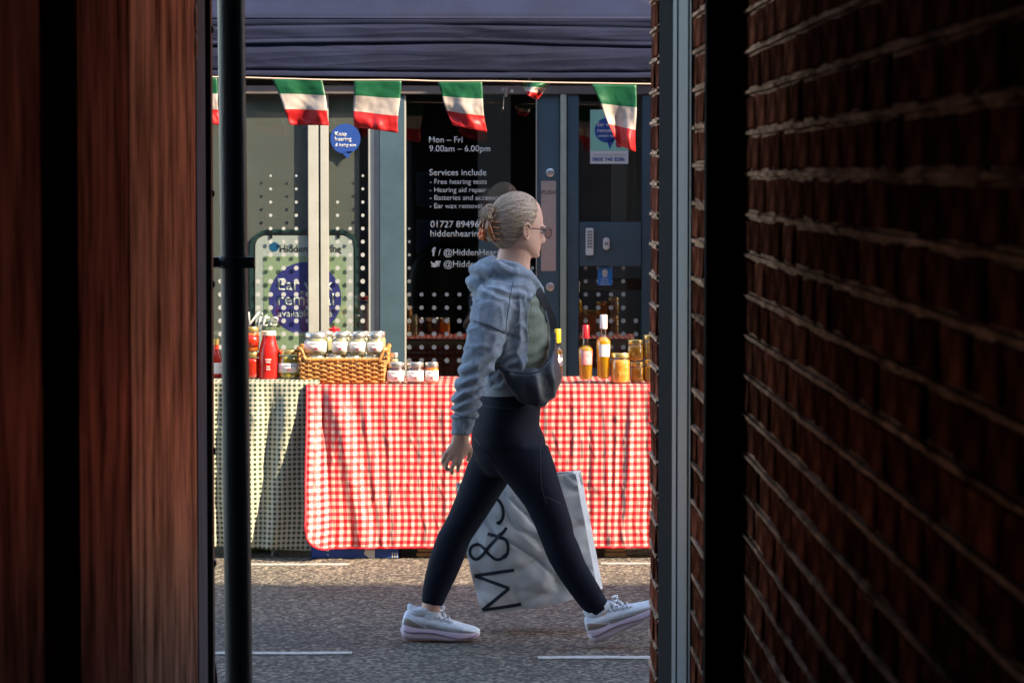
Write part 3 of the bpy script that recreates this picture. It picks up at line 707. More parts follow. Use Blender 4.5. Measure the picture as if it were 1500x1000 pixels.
# crates and pallet under the stall
m_crate = mat('blue_card', (.012,.06,.30), .5, var=.12, vs=6, bump=.1)
cr = thing('blue_crate', 'blue cardboard produce crate with torn white labels under the red cloth', 'crate', W(520, 820, 14.375))
a, b = W(456, 820, 14.375), W(584, 775, 14.375)
for nm, bx in (('front_panel', (a.x, b.x, 14.375, 14.387, .002, .16)), ('back_panel', (a.x, b.x, 14.75, 14.762, .002, .16)), ('side_panel', (a.x, a.x + .012, 14.3875, 14.7495, .002, .16)), ('side_panel', (b.x - .012, b.x, 14.3875, 14.7495, .002, .16)), ('base', (a.x + .0125, b.x - .0125, 14.3875, 14.7495, .002, .012))):
    MB().box(*bx).build(nm, m_crate, cr, bevel=.002)
for P in ([(474,797),(494,800),(489,806),(484,804),(481,809),(476,807)], [(535,806),(549,806),(549,821),(543,820),(533,812)], [(478,812),(482,813),(481,815)]):
    mb = MB(); mb.prism([W(x, y - 1.2, 14.374) for x, y in P], (0, -.001, 0)); mb.build('torn_label', m_white, cr)
for x in (574, 577.5, 581): 
    mb = MB(); pbox(mb, x, 809, x + 1.6, 816, 14.3735, 14.3745); mb.build('print_bar', m_white, cr)
gc = thing('green_crate', 'lime green plastic crate on the road under the green checked cloth', 'crate', W(380, 812, 14.7))
a, b = W(340, 813, 14.62), W(399, 780, 14.62); m_lime = mat('lime_plastic', (.12,.17,.012), .4)
for nm, bx in (('front_panel', (a.x, b.x, 14.62, 14.635, .002, .17)), ('back_panel', (a.x, b.x, 14.9, 14.915, .002, .17)), ('side_panel', (a.x, a.x + .015, 14.6355, 14.8995, .002, .17)), ('side_panel', (b.x - .015, b.x, 14.6355, 14.8995, .002, .17)), ('base', (a.x + .0155, b.x - .0155, 14.6355, 14.8995, .002, .015))): MB().box(*bx).build(nm, m_lime, gc, bevel=.003)
m_pal = mat('pallet_wood', (.34,.20,.09), .7, var=.3, vs=6, bump=.3, stretch=(1,4,6))
pl = thing('wooden_pallet', 'rough wooden pallet lying under the right part of the stall', 'pallet', (.2, 14.8, 0))
for px in (612, 680, 745, 886):
    x = W(px, 820, 14.5).x
    for y in (14.41, 14.85): MB().box(x, x + .085, y, y + .1, .0225, .088).build('block', m_pal, pl, bevel=.004)
    MB().box(x - .004, x + .089, 14.40, 14.96, .002, .022).build('bottom_board', m_pal, pl, bevel=.003)
for y in (14.43, 14.58, 14.70, 14.84): MB().box(W(605, 820, 14.5).x, 1.1, y, y + .09, .0885, .106).build('top_board', m_pal, pl, bevel=.003)

# ------------------------------------------------------------------ jars, bottles and basket
m_gold = mat('gold_lid', (.62,.45,.16), .3, metal=.8, bump=.05); m_silver = mat('silver_lid', (.62,.6,.55), .28, metal=.85, bump=.05)
m_lab = mat('paper_label', (.74,.72,.70), .6, var=.06, vs=30)
m_jglass = glass_mat('jar_glass', (.97,.98,.97), .10, .02)
def content(name, c1, c2, vs=30, trans=.35, stretch=None): return mat(name, c1, .25, col2=c2, vs=vs, coat=.6, trans=trans, bump=.1, stretch=stretch)
m_tom = content('tomato', (.45,.012,.006), (.72,.05,.015)); m_org = content('orange_relish', (.62,.11,.01), (.85,.25,.02)); m_ghk = content('gherkin', (.16,.15,.01), (.75,.58,.04), 45)
m_cream2 = content('creamy_spread', (.34,.32,.16), (.52,.5,.3), 20); m_honey = content('honey', (.72,.27,.02), (.85,.40,.04), 8, .55); m_jam = content('dark_jam', (.06,.02,.015), (.12,.05,.03), 20, .1)
m_oil = content('olive_oil', (.58,.34,.0), (.80,.50,.0), 4, .6, (1,1,.3)); m_egg = content('pickled_peach', (.80,.27,.0), (.95,.58,.12), 30, .4)
m_olive = content('pickled_onion', (.45,.14,.0), (.9,.5,.03), 55, .4); m_tap = content('tapenade', (.16,.09,.01), (.45,.24,.03), 60, .3)
m_mark = mat('label_print', (.25,.03,.05), .6)
def jar(x, D, z, r, h, cont, lid, label, cat='jar', group=None, lab=None, lumps=None, sq=False, mark=True):
    t = thing('jar', label, cat, (x, D, z), group)
    lh = .014; hb = h - lh
    mb = MB(); mb.lathe([(r*.8, .001), (r*.96, .006), (r, .014), (r, hb*.78), (r*.93, hb*.9), (r*.84, hb*.96), (r*.84, hb)], (x, D, z), 28); g = mb.build('glass', m_jglass, t, smooth='auto')
    mb = MB(); mb.lathe([(r*.75, .005), (r*.92, .01), (r*.95, .016), (r*.95, hb*.76), (r*.86, hb*.88), (.3*r, hb*.885)], (x, D, z), 26); mb.build('filling', cont, t, smooth=True)
    if lumps:
        rnd = random.Random(int(x*1000))
        for q in range(lumps):
            a = rnd.uniform(PI*.95, PI*2.05); zz = z + rnd.uniform(.02, hb*.8); lr = r * rnd.uniform(.24, .36)
            mb = MB(); mb.ell((x + (r*.98-lr)*math.cos(a), D + (r*.98-lr)*math.sin(a), zz), (lr, lr, lr*rnd.uniform(.8,1.2)), 7); mb.build('piece', cont, t, smooth=True)
    mb = MB(); mb.lathe([(r*.9, hb-.006), (r*.92, hb-.005), (r*.92, h-.003), (r*.88, h), (r*.1, h-.0015)], (x, D, z), 28); mb.build('lid', lid, t, smooth='auto')
    if lab:
        a0, a1, mt = lab
        mb = MB(); mb.lathe([(r + .0008, z0) for z0 in (a0*hb, a1*hb)], (x, D, z), 20, a0=PI*1.08, a1=PI*1.86); l = mb.build('label', mt, t, smooth=True)
        q = l.modifiers.new('t', 'SOLIDIFY'); q.thickness = .0006; q.offset = 1
        if mark:
            mb = MB(); zc = (a0*.65 + a1*.35)*hb
            mb.lathe([(r + .0018, zc - .004), (r + .0018, zc + .004)], (x, D, z), 4, a0=PI*1.46, a1=PI*1.56); mk = mb.build('print', m_mark, l)
            mb = MB(); mb.lathe([(r + .0018, a1*hb - .012), (r + .0018, a1*hb - .008)], (x, D, z), 8, a0=PI*1.33, a1=PI*1.67); mb.build('print', mat('grey_print', (.3,.3,.36), .5), l)
    return t
def jx(px, D): return W(px, 560, D).x
def wpx(w, D): return w * D / F
D1 = 14.53
# left table
jar(jx(369, D1), D1, ZG + .001, .0345, wpx(39, D1), m_tom, m_gold, 'jar of red tomato sauce at the bottom of the stack by the pipe', lab=None)
jar(jx(368, D1), D1, ZG + .002 + wpx(39, D1), .036, wpx(37, D1), m_org, m_gold, 'jar with orange sauce and red label stacked on the tomato sauce jar', lab=(.25, .8, m_tom), mark=False)
t = thing('bottle', 'tall red passata bottle with cream cap on the green checked cloth', 'bottle', (jx(394, D1), D1, ZG))
x, z = jx(394, D1), ZG + .001; r = wpx(15.5, D1); h = wpx(70, D1)
mb = MB(); mb.lathe([(r*.85,.0),(r,.008),(r,h*.45),(r*.92,h*.62),(r*.72,h*.78),(r*.62,h*.86),(r*.62,h*.92)], (x, D1, z), 28); mb.build('body', content('passata', (.60,.012,.012), (.70,.03,.02), 6, .25), t, smooth='auto')
mb = MB(); mb.lathe([(r*.68,h*.915),(r*.68,h),(r*.6,h+.002),(r*.1,h+.001)], (x, D1, z), 24); mb.build('cap', mat('cream_cap', (.7,.6,.45), .4), t, smooth='auto')
for zc, a in ((.42, .09), (.37, .07), (.22, .06), (.27, .05)):
    mb = MB(); mb.lathe([(r + .0012, h*zc - .004), (r + .0012, h*zc + .003)], (x, D1, z), 6, a0=PI*(1.5-a), a1=PI*(1.5+a)); mb.build('print', mat('pink_print', (.8,.4,.38), .5), t)
jar(jx(424, D1), D1, ZG + .001, wpx(16.5, D1), wpx(43, D1), m_ghk, m_gold, 'jar of yellow green gherkins with white label beside the basket', lab=(.26, .62, m_lab), lumps=16)
D2 = 14.62
for px, hh, ct, lb_ in ((317, 57, m_org, 'orange sauce bottle with white label half hidden behind the pipe'),):
    t = thing('bottle', lb_, 'bottle', (jx(px, D2), D2, ZG)); x = jx(px, D2); r = wpx(9, D2); h = wpx(hh, D2)
    mb = MB(); mb.lathe([(r*.9,.001),(r,.006),(r,h*.5),(r*.6,h*.66),(r*.4,h*.75),(r*.4,h*.86)], (x, D2, ZG), 20); mb.build('body', m_tom, t, smooth='auto')
    mb = MB(); mb.lathe([(r*.46,h*.85),(r*.46,h),(r*.1,h)], (x, D2, ZG), 16); mb.build('cap', m_gold, t, smooth='auto')
    mb = MB(); mb.lathe([(r+.001,h*.12),(r+.001,h*.4)], (x, D2, ZG), 12, a0=PI, a1=PI*2); mb.build('label', m_lab, t, smooth=True)
# wicker basket
m_wick = mat('wicker', (.42,.19,.05), .45, var=.35, vs=25, bump=.15, bs=80)
bk = thing('wicker_basket', 'rectangular golden wicker basket packed with jars on the stall', 'basket', (jx(503, 14.6), 14.6, ZR))
bx0, bx1 = jx(442, 14.5), jx(563, 14.5); by0, by1 = 14.475, 14.78; bh = .102
ZK = ZR + .004
def perimeter(n, off=0):
    pts = []; w, d = bx1 - bx0, by1 - by0; per = 2*(w+d); rr = .03
    for k in range(n):
        s_ = per * k / n
        if s_ < w: p = (bx0 + s_, by0, 0, -1)
        elif s_ < w + d: p = (bx1, by0 + s_ - w, 1, 0)
        elif s_ < 2*w + d: p = (bx1 - (s_ - w - d), by1, 0, 1)
        else: p = (bx0, by1 - (s_ - 2*w - d), -1, 0)
        pts.append(p)
    return pts, per
per = 2 * ((bx1-bx0) + (by1-by0)); ns = int(per / .031); ns += ns % 2
stk, _ = perimeter(ns)
mb = MB()
for (x, y, nx, ny) in stk: mb.tube([(x + nx*.0, y, ZK), (x + nx*.012, y + ny*.012, ZK + bh + (.045 if nx and abs(nx) > .5 else .0))], .0035, 6)
mb.build('stakes', m_wick, bk, smooth=True)
mb = MB(); rows = 10
fine, _ = perimeter(ns * 6)
for q in range(rows):
    zz = ZK + .008 + q * (bh - .014) / (rows - 1); pts = []
    for k, (x, y, nx, ny) in enumerate(fine):
        o_ = .0045 * math.cos(PI * k / 6 + (PI if q % 2 else 0)) + .012 * q / rows
        pts.append((x + nx*o_, y + ny*o_, zz + .0012 * math.sin(k*.9 + q)))
    pts.append(pts[0]); mb.tube(pts, .0052, 6)
stuff(mb.build('weave', m_wick, bk, smooth=True))
mb = MB()
for s_ in (0, 1, 2):
    pts = []
    for k, (x, y, nx, ny) in enumerate(fine):
        a = k * .55 + s_ * 2.1; side = 1 if abs(nx) > .5 else 0
        e = 0
        if ny < -.5 or ny > .5: u = (x - bx0) / (bx1 - bx0); e = .045 * max(0, 1 - min(u, 1-u) / .05) if True else 0
        else: e = .045
        pts.append((x + nx*(.013 + .005*math.cos(a)), y + ny*(.013 + .005*math.cos(a)), ZK + bh + .002 + e + .005*math.sin(a)))
    pts.append(pts[0]); mb.tube(pts, .0055, 6)
mb.build('rim', m_wick, bk, smooth=True)
mb = MB()
for sx, xx in ((0, bx0), (1, bx1)):
    for q in range(4):
        zz = ZK + bh + .004 + q * .011
        mb.tube([(xx + (-1 if sx == 0 else 1)*(.012 + .004*math.cos(PI*k/2 + q*PI)), by0 + (by1-by0)*k/16, zz) for k in range(17)], .005, 6)
mb.build('end_weave', m_wick, bk, smooth=True)
MB().box(bx0 + .002, bx1 - .002, by0 + .002, by1 - .002, ZK, ZK + .008).build('base', m_wick, bk)
# jars inside the basket: lower layer and upper layer
jr = wpx(14, 14.53); z1 = ZK + .0085; jh = wpx(36.5, 14.53)
for row, dd in enumerate((14.53, 14.62, 14.71)):
    for k in range(4): jar(jx(463 + k * 27, 14.53), dd, z1, jr, jh, m_cream2, m_silver, 'silver lidded jar in the lower layer inside the wicker basket', group='jars in the lower layer of the basket')
z2 = z1 + jh + .0005
for k, px in enumerate((463, 498.5, 524, 549.5)):
    r_ = wpx((17.5, 12.5, 13.2, 12.6)[k], 14.53)
    jar(jx(px, 14.53), 14.53 + (.012 if k == 0 else 0), z2, r_, wpx(34 - k*.5, 14.53), m_cream2, m_silver, ('wide jar of pale spread with label at the left of the basket top layer', 'second jar along the front of the basket top layer', 'third jar along the front of the basket top layer', 'jar of pale spread at the basket end nearest the small honey jars')[k], group='labelled jars in the top layer of the basket', lab=(.2, .74, m_lab))
for k, px in enumerate((476, 503, 530, 552)):
    jar(jx(px, 14.63), 14.63, z2, jr, wpx(34, 14.63), m_cream2, m_silver, 'silver lidded jar in the back row of the basket top layer', group='back row jars in the basket')
tin = thing('tin', 'small white tin with red lid standing behind the basket jars', 'tin', (jx(490, 14.86), 14.86, ZR))
x = jx(490, 14.86); z = ZR + .001; hh = W(490, 483, 14.86).z - z
mb = MB(); mb.lathe([(.03, 0), (.03, hh*.94), (.028, hh*.95)], (x, 14.86, z), 24); mb.build('body', m_lab, tin, smooth='auto')
mb = MB(); mb.lathe([(.0305, hh*.88), (.0305, hh*.93)], (x, 14.86, z), 24); mb.build('band', m_sblue, tin, smooth='auto')
mb = MB(); mb.lathe([(.024, hh*.951), (.026, hh*1.02), (.014, hh*1.03), (.010, hh*1.06), (.002, hh*1.07)], (x, 14.86, z), 24); mb.build('lid', m_bind, tin, smooth='auto')
# honey jars right of the basket
for px, ct, lb_, wv in ((580, m_jam, 'small jar of dark preserve touching the basket end', 14), (608.5, m_jam, 'small dark preserve jar between another and the honey jar', 13.5), (632.5, m_honey, 'small jar of golden honey beside the dark preserve jars', 10.5)):
    jar(jx(px, 14.5), 14.5, ZR + .002, wpx(wv, 14.5), wpx(31.5, 14.5), ct, m_silver, lb_, lab=(.14, .74, m_lab))
jar(jx(577, 14.74), 14.74, ZR + .002, .021, W(577, 517, 14.74).z - ZR, m_cream2, m_silver, 'small clear lidded jar behind the dark preserve jars', lab=None)

# oil bottles
def oil(px, D, w, htot, capm, capfrac, lab, cap_w, label, labm=m_lab, clear=0):
    t = thing('oil_bottle', label, 'bottle', (jx(px, D), D, ZR)); x, z = jx(px, D), ZR + .002; r = wpx(w/2, D); h = wpx(htot, D)
    sh = h * (.63 if not clear else .66)
    mb = MB(); mb.lathe([(r*.8,0),(r*.86,.005),(r,sh*.92),(r*.9,sh*.98),(r*.45,sh*1.05),(r*.40,sh*1.1),(r*.40,h*.99)], (x, D, z), 28); mb.build('glass', m_jglass, t, smooth='auto')
    b0 = .10*h
    mb = MB(); mb.lathe([(r*.5,b0*.75),(r*.80,b0),(r*.95,sh*.92),(r*.84,sh*.965),(r*.40,sh*1.02),(r*.1,sh*1.025)], (x, D, z), 26); mb.build('oil', m_oil, t, smooth=True)
    mb = MB(); mb.lathe([(r*cap_w,h*(1-capfrac)),(r*cap_w,h-.002),(r*cap_w*.9,h),(r*.05,h)], (x, D, z), 22); mb.build('capsule', capm, t, smooth='auto')
    mb = MB(); mb.lathe([(r*.955+.0012,sh*lab[0]),(r*1.0+.0012,sh*lab[1])], (x, D, z), 16, a0=PI*1.28, a1=PI*1.8); mb.build('label', labm, t, smooth=True)
def grad(name, c1, c2): return mat(name, c1, .5, col2=c2, vs=18)
oil(817, 14.56, 16, 79, mat('yellow_capsule', (.78,.55,.01), .35), .26, (.5, .85), .58, 'oil bottle with yellow capsule standing right behind the walking person')
oil(858, 14.5, 22, 86, mat('red_capsule', (.55,.01,.02), .35), .225, (.52, .9), .46, 'oil bottle with red capsule and red label on the red cloth', grad('red_white_label', (.62,.05,.06), (.75,.6,.6)))
oil(884, 14.5, 21.5, 101, mat('white_capsule', (.72,.68,.64), .4), .2, (.6, .87), .5, 'tallest oil bottle with white capsule between the red capped bottle and peach jar', clear=1)
jar(jx(908.5, 14.5), 14.5, ZR + .002, wpx(14.5, 14.5), wpx(45, 14.5), m_egg, m_gold, 'large jar of preserved peaches beside the white capped oil bottle', lumps=22)
hs = wpx(31, 14.55)
jar(jx(933, 14.55), 14.55, ZR + .002, wpx(10.5, 14.55), hs, m_olive, m_gold, 'small jar of orange pickles at the bottom of the stack by the peach jar', lumps=14)
jar(jx(931, 14.55), 14.55, ZR + .003 + hs, wpx(12, 14.55), wpx(32, 14.55), m_olive, m_gold, 'jar of yellow pickles on top of the stack by the peach jar', lumps=16)
jar(jx(953, 14.55), 14.55, ZR + .002, wpx(10.5, 14.55), wpx(35, 14.55), m_tap, m_gold, 'lower jar of brown antipasti in the stack beside the pickle jars', lumps=12)
jar(jx(953, 14.55), 14.55, ZR + .003 + wpx(35, 14.55), wpx(11, 14.55), wpx(35, 14.55), m_tap, m_gold, 'upper jar of brown antipasti in the stack beside the pickle jars', lumps=12)

# ------------------------------------------------------------------ the walking person
DPn = 11.75; sc = DPn / F
m_skin = mat('skin', (.76,.43,.31), .5, var=.08, vs=25, bump=.04, bs=250)
person = thing('person', 'person in blue hoodie and navy leggings walking with one arm swung back', 'person', W(760, 952, DPn))
LEGN = [(702,650,802,648,-.085,.088), (719,678,813,680,-.085,.086), (744,706,820,705,-.085,.08), (768,737,829,734,-.085,.071), (782,764,837,759,-.085,.062), (790,785,840,778,-.085,.056),
        (802,815,847,793,-.085,.054), (816,839,856,818,-.085,.047), (841,874,876,852,-.085,.039), (865,902,892,881,-.085,.035)]
LEGF = [(695,650,775,662,.085,.088), (684,684,740,718,.085,.08), (670,724,717,754,.085,.07), (655,760,701,778,.085,.06), (641,785,689,796,.085,.057), (630,815,680,822,.085,.055), (622,845,668,850,.085,.047), (618,868,657,872,.085,.04), (616,886,648,892,.085,.035)]
PELV = [(708,566,792,560,0,.135), (704,577,796,574,0,.15), (697,602,792,598,0,.168), (691,628,790,622,0,.178), (690,650,799,643,0,.178), (697,675,800,672,0,.15), (715,697,785,697,0,.09)]
TORS = [(709,580,790,574,0,.145), (706,556,795,548,0,.14), (702,530,800,524,0,.142), (697,500,803,494,0,.15), (694,470,803,462,0,.16), (696,442,796,435,0,.168), (704,420,785,412,0,.155), (714,405,776,400,0,.09)]
NECK = [(708,412,782,412,0,.075), (720,396,776,398,0,.055), (727,380,777,382,0,.050), (732,362,779,372,0,.050), (735,345,780,352,0,.05)]
ARMN = [(712,440,745,442,-.15,.045), (694,462,738,470,-.185,.055), (688,497,728,508,-.195,.05), (681,530,712,540,-.20,.044), (672,562,701,568,-.205,.042), (669,590,697,594,-.205,.037), (667,612,691,616,-.20,.03), (664,632,687,637,-.195,.026)]
def shrink(rows, k): return [(x1 + (x2-x1)*k/2, y1 + (y2-y1)*k/2, x2 - (x2-x1)*k/2, y2 - (y2-y1)*k/2, dy, ry*(1-k)) for x1,y1,x2,y2,dy,ry in rows]
body = MB()
body.sil(shrink(PELV, .1), DPn); body.sil(shrink(LEGN, .12) + [(878,914,898,893,-.085,.03), (884,922,905,902,-.085,.03)], DPn); body.sil(shrink(LEGF, .12) + [(616,898,643,903,.085,.03), (616,912,645,914,.085,.032)], DPn)
body.sil(shrink(TORS, .06), DPn); body.sil(NECK, DPn); body.sil(ARMN, DPn)
# far arm going forward and down to the carrier bag
def farp(x, y, dy): return W(x, y, DPn) + Vector((0, dy, 0))
FARM = [(745,425,.16,.055), (748,470,.20,.05), (750,520,.225,.044), (753,565,.235,.038), (757,606,.24,.03), (759,628,.24,.027)]
body.tube(bezier([farp(a,b,c) for a,b,c,_ in FARM], 3), [FARM[min(i//3, 5)][3] for i in range(16)], 14)
# head
HA = R(27); HC = W(757, 338, DPn) + Vector((0, 0, .002))
HM = Matrix.Rotation(HA, 3, 'Z') @ Matrix.Rotation(R(4), 3, 'Y')
def H(x, y, z): return HC + HM @ Vector((x, y, z))
HR = [(.124,-.03,.03,.03), (.114,-.066,.058,.05), (.095,-.085,.078,.064), (.07,-.095,.089,.073), (.045,-.098,.095,.076), (.022,-.097,.0965,.0755), (.008,-.095,.093,.073), (-.008,-.091,.091,.072), (-.025,-.084,.0925,.070), (-.042,-.072,.093,.066), (-.054,-.055,.0925,.061), (-.066,-.035,.091,.054), (-.078,-.01,.091,.045), (-.087,.015,.087,.034), (-.092,.04,.078,.02)]
rs = []
for z, xb, xf, hw in HR:
    ring = []
    for k in range(32):
        th = 2*PI*k/32; ct, st = math.cos(th), math.sin(th); x = (xf+xb)/2 + (xf-xb)/2 * ct
        w_ = hw * st * (1 - .10 * max(0, ct)) ; ring.append(H(x, w_, z))
    rs.append(ring)
body.rings(rs)
body.rings([[H(x, w*a, z) for x, z, a in ((xo, zo, 1), (xo, zo, -1), (xt, zt_, -.45), (xt, zt_, .45))] for xo, zo, xt, zt_, w in ((.083,.012,.096,.012,.009), (.083,-.008,.105,-.008,.012), (.083,-.026,.116,-.027,.017), (.083,-.040,.110,-.039,.018), (.083,-.044,.094,-.043,.012))])
body.ell(H(.087, 0, -.0535), (.011, .020, .0055), 8, M=HM); body.ell(H(.086, 0, -.063), (.0105, .018, .006), 8, M=HM); body.ell(H(.083, 0, -.082), (.013, .017, .012), 8, M=HM)
for s_ in (-1, 1): body.ell(H(.079, .03*s_, .017), (.016, .026, .007), 8, M=HM)
# hand (near, right)
def hp(x, y, dy): return W(x, y, DPn) + Vector((0, dy, 0))
body.sil([(664,630,687,636,-.195,.024), (661,641,689,645,-.193,.018), (655,650,688,652,-.19,.016), (652,657,684,661,-.186,.015), (654,661,681,665,-.184,.010)], DPn, n=16)
FN = [((655,655),(650.5,665),(649.5,671),(651.5,676),.0074), ((662,658),(656.5,669),(654.5,677),(656,683),.008), ((670,660),(665.5,671.5),(662.5,681),(663.5,688),.0082), ((677.5,659),(674.5,670),(671.8,678),(671.5,685),.008)]
for (k0, k1, k2, k3, r_) in FN:
    body.tube(bezier([hp(*k0, -.19), hp(*k1, -.19), hp(*k2, -.178), hp(*k3, -.164)], 4), [r_*(1.05 - .022*i) for i in range(13)], 10)
body.tube(bezier([hp(684,643,-.19), hp(688.5,652,-.18), hp(688,661,-.168), hp(685,669,-.16)], 4), [.0125 - .0004*i for i in range(13)], 10)
# far hand gripping the bag handle
fh = farp(760, 637, .24)
body.ell(fh, (.033, .018, .035), 8)
for k in range(4): body.tube([fh + Vector((-.024 + .016*k, -.016, -.012)), fh + Vector((-.024 + .016*k, -.02, -.04)), fh + Vector((-.024 + .016*k, .006, -.054)), fh + Vector((-.024 + .016*k, .02, -.036))], [.0088, .0085, .0082, .007], 8)
body.tube([fh + Vector((.03, .0, .0)), fh + Vector((.036, -.012, -.03)), fh + Vector((.022, -.024, -.046))], [.011, .010, .008], 8)
bme = remesh(body, .0042, 3, 'body'); 
# ears kept crisp
eb = MB()
def ear(s_):
    c = lambda x, z, o: H(-.002 + x*.86, s_*(.070 + o*.85), -.004 + z*.86)
    helix = bezier([c(.012,-.004,.004), c(.014,.012,.012), c(.006,.028,.017), c(-.010,.030,.020), c(-.019,.016,.021), c(-.017,-.004,.018), c(-.008,-.020,.012), c(.003,-.029,.008), c(.011,-.026,.005), c(.012,-.014,.003)], 4)
    eb.tube(helix, .0042, 8)
    eb.ell(c(-.003, 0, .008), (.015, .006, .026), 8, M=HM @ Matrix.Rotation(s_ * R(18), 3, 'Z'))
    eb.ell(c(.004, -.024, .006), (.008, .005, .008), 6, M=HM)
    eb.tube(bezier([c(.004,.018,.013), c(-.008,.014,.017), c(-.010,-.004,.016), c(-.002,-.014,.012)], 4), .003, 6)
    eb.ell(c(.012, -.004, .006), (.004, .004, .006), 6, M=HM)
ear(-1); ear(1)
eme = eb.mesh('ear', m_skin, True)
bmm = bmesh.new(); bmm.from_mesh(bme); bmm.from_mesh(eme); bmm.to_mesh(bme); bmm.free()
bme.polygons.foreach_set('use_smooth', [True]*len(bme.polygons)); bme.materials.append(m_skin); bme.polygons.foreach_set('material_index', [0]*len(bme.polygons))
bo = link('body', bme, person)
for s_ in (-1, 1):
    mb = MB(); mb.ell(H(.0745, .031*s_, .0), (.011, .012, .008), 8, M=HM); ey = mb.build('eye', mat('eye_white', (.5,.46,.44), .3), person, smooth=True)
    mb = MB(); mb.ell(H(.0845, .031*s_, .0), (.0035, .006, .006), 6, M=HM); mb.build('iris', mat('iris', (.05,.06,.07), .2), ey, smooth=True)
    mb = MB(); mb.tube([H(.087 + .006*math.cos(q), (.031 + .019*(-1 + q/1.57*2)*.5)*s_ , .021 + .003*math.sin(q*2)) for q in (0, .5, 1, 1.57)], [.001, .0022, .0022, .001], 6); mb.build('eyebrow', mat('brow_hair', (.16,.1,.06), .7), person)
mb = MB(); mb.ell(H(.0955, 0, -.055), (.0035, .019, .0035), 8, M=HM); mb.ell(H(.0945, 0, -.062), (.004, .017, .004), 8, M=HM); mb.build('lips', mat('lip', (.45,.18,.15), .45), person, smooth=True)
# glasses
m_gl = mat('glasses_frame', (.03,.014,.016), .3)
gls = MB()
for s_ in (-1, 1):
    gls.tube([H(.108 + .0*q, s_*.034 + .025*math.cos(2*PI*q/20), -.002 + .019*math.sin(2*PI*q/20)) for q in range(21)], .0012, 6)
    gls.tube(bezier([H(.108, s_*.058, .008), H(.102, s_*.071, .009), H(.06, s_*.0775, .008), H(.005, s_*.081, .008), H(-.014, s_*.083, -.004)], 4), .0019, 6)
gls.tube(bezier([H(.108, -.012, .003), H(.111, 0, .006), H(.108, .012, .003)], 4), .0016, 6)
go = gls.build('glasses', m_gl, person, smooth=True)
for s_ in (-1, 1):
    mb = MB(); mb.rings([[H(.108 + o_, s_*.034 + .024*math.cos(2*PI*q/20), -.002 + .018*math.sin(2*PI*q/20)) for q in range(20)] for o_ in (-.0006, .0006)]); mb.build('lens', glass_mat('tinted_lens', (.82,.76,.76), .10), go)
# hair
m_hair = None
def hair_mat():
    m, t, b = nt('hair'); N, L = t.nodes.new, t.links.new
    oi = N('ShaderNodeAttribute'); oi.attribute_name = 'strand'; oi.attribute_type = 'GEOMETRY'
    r = N('ShaderNodeValToRGB'); e = r.color_ramp.elements; e[0].color = (.26,.165,.10,1); e[1].color = (.74,.55,.385,1); q = e.new(.5); q.color = (.47,.325,.215,1)
    L(oi.outputs['Fac'], r.inputs[0]); L(r.outputs[0], b.inputs['Base Color']); b.inputs['Roughness'].default_value = .42; b.inputs['Specular IOR Level'].default_value = .6
    return m
m_hair = hair_mat()
def esurf(d, o):                # point on the scalp ellipsoid in head space
    d = Vector(d).normalized(); c = Vector((-.002, 0, .024)); r3 = Vector((.099, .0785, .1035))
    k = 1 / math.sqrt(sum((d[i]/r3[i])**2 for i in range(3))); return c + d * (k + o)
hb = MB(); strand = []
rnd = random.Random(3)
END = Vector((-.97, 0, -.12))
N_ = 1900
for i in range(N_):
    f = i / N_; side = -1 if i % 2 else 1
    # hairline: from forehead centre round the temple, over the ear, to the nape
    u = rnd.random()
    key = [(0, (.80, 0, .66)), (.22, (.72, .42, .60)), (.36, (.55, .76, .42)), (.46, (.36, .95, .10)), (.54, (.20, 1, -.16)), (.62, (-.0, 1, .06)), (.70, (-.16, 1, -.38)), (.82, (-.26, .85, -.78)), (.92, (-.40, .5, -1.0)), (1, (-.5, 0, -1.05))]
    for (a0, v0), (a1, v1) in zip(key, key[1:]):
        if a0 <= u <= a1: q = (u - a0) / (a1 - a0); d0 = Vector(v0).lerp(Vector(v1), q); break
    d0.y *= side; d0 = d0.normalized() + Vector((rnd.uniform(-.05,.05), rnd.uniform(-.05,.05), rnd.uniform(-.04,.04)))
    if rnd.random() < .35 and u < .6: d0 = d0.lerp(Vector((-.3, d0.y*1.1, .9)), rnd.uniform(.1, .7))
    d0.normalize(); e_ = (END + Vector((0, rnd.uniform(-.22,.22), rnd.uniform(-.28,.34)))).normalized()
    lift = rnd.uniform(.0045, .0068); pts = []; rr = []
    mid = d0.slerp(e_, .5) if d0.angle(e_) < 3 else d0
    for k in range(13):
        t_ = k / 12; d = d0.slerp(e_, t_); d = d + Vector((0, 0, .10 * math.sin(PI*t_) * (1 if d0.z > -.2 else -.1))); 
        pts.append(HC + HM @ esurf(d, -.004 + lift * min(1, t_*5 + .1) + .006 * math.sin(PI*t_)))
        rr.append(.0017 * (min(1, .35 + t_*3)) )
    n0 = len(hb.f); hb.tube(pts, rr, 4, cap=False); strand += [rnd.random()] * (len(hb.f) - n0)
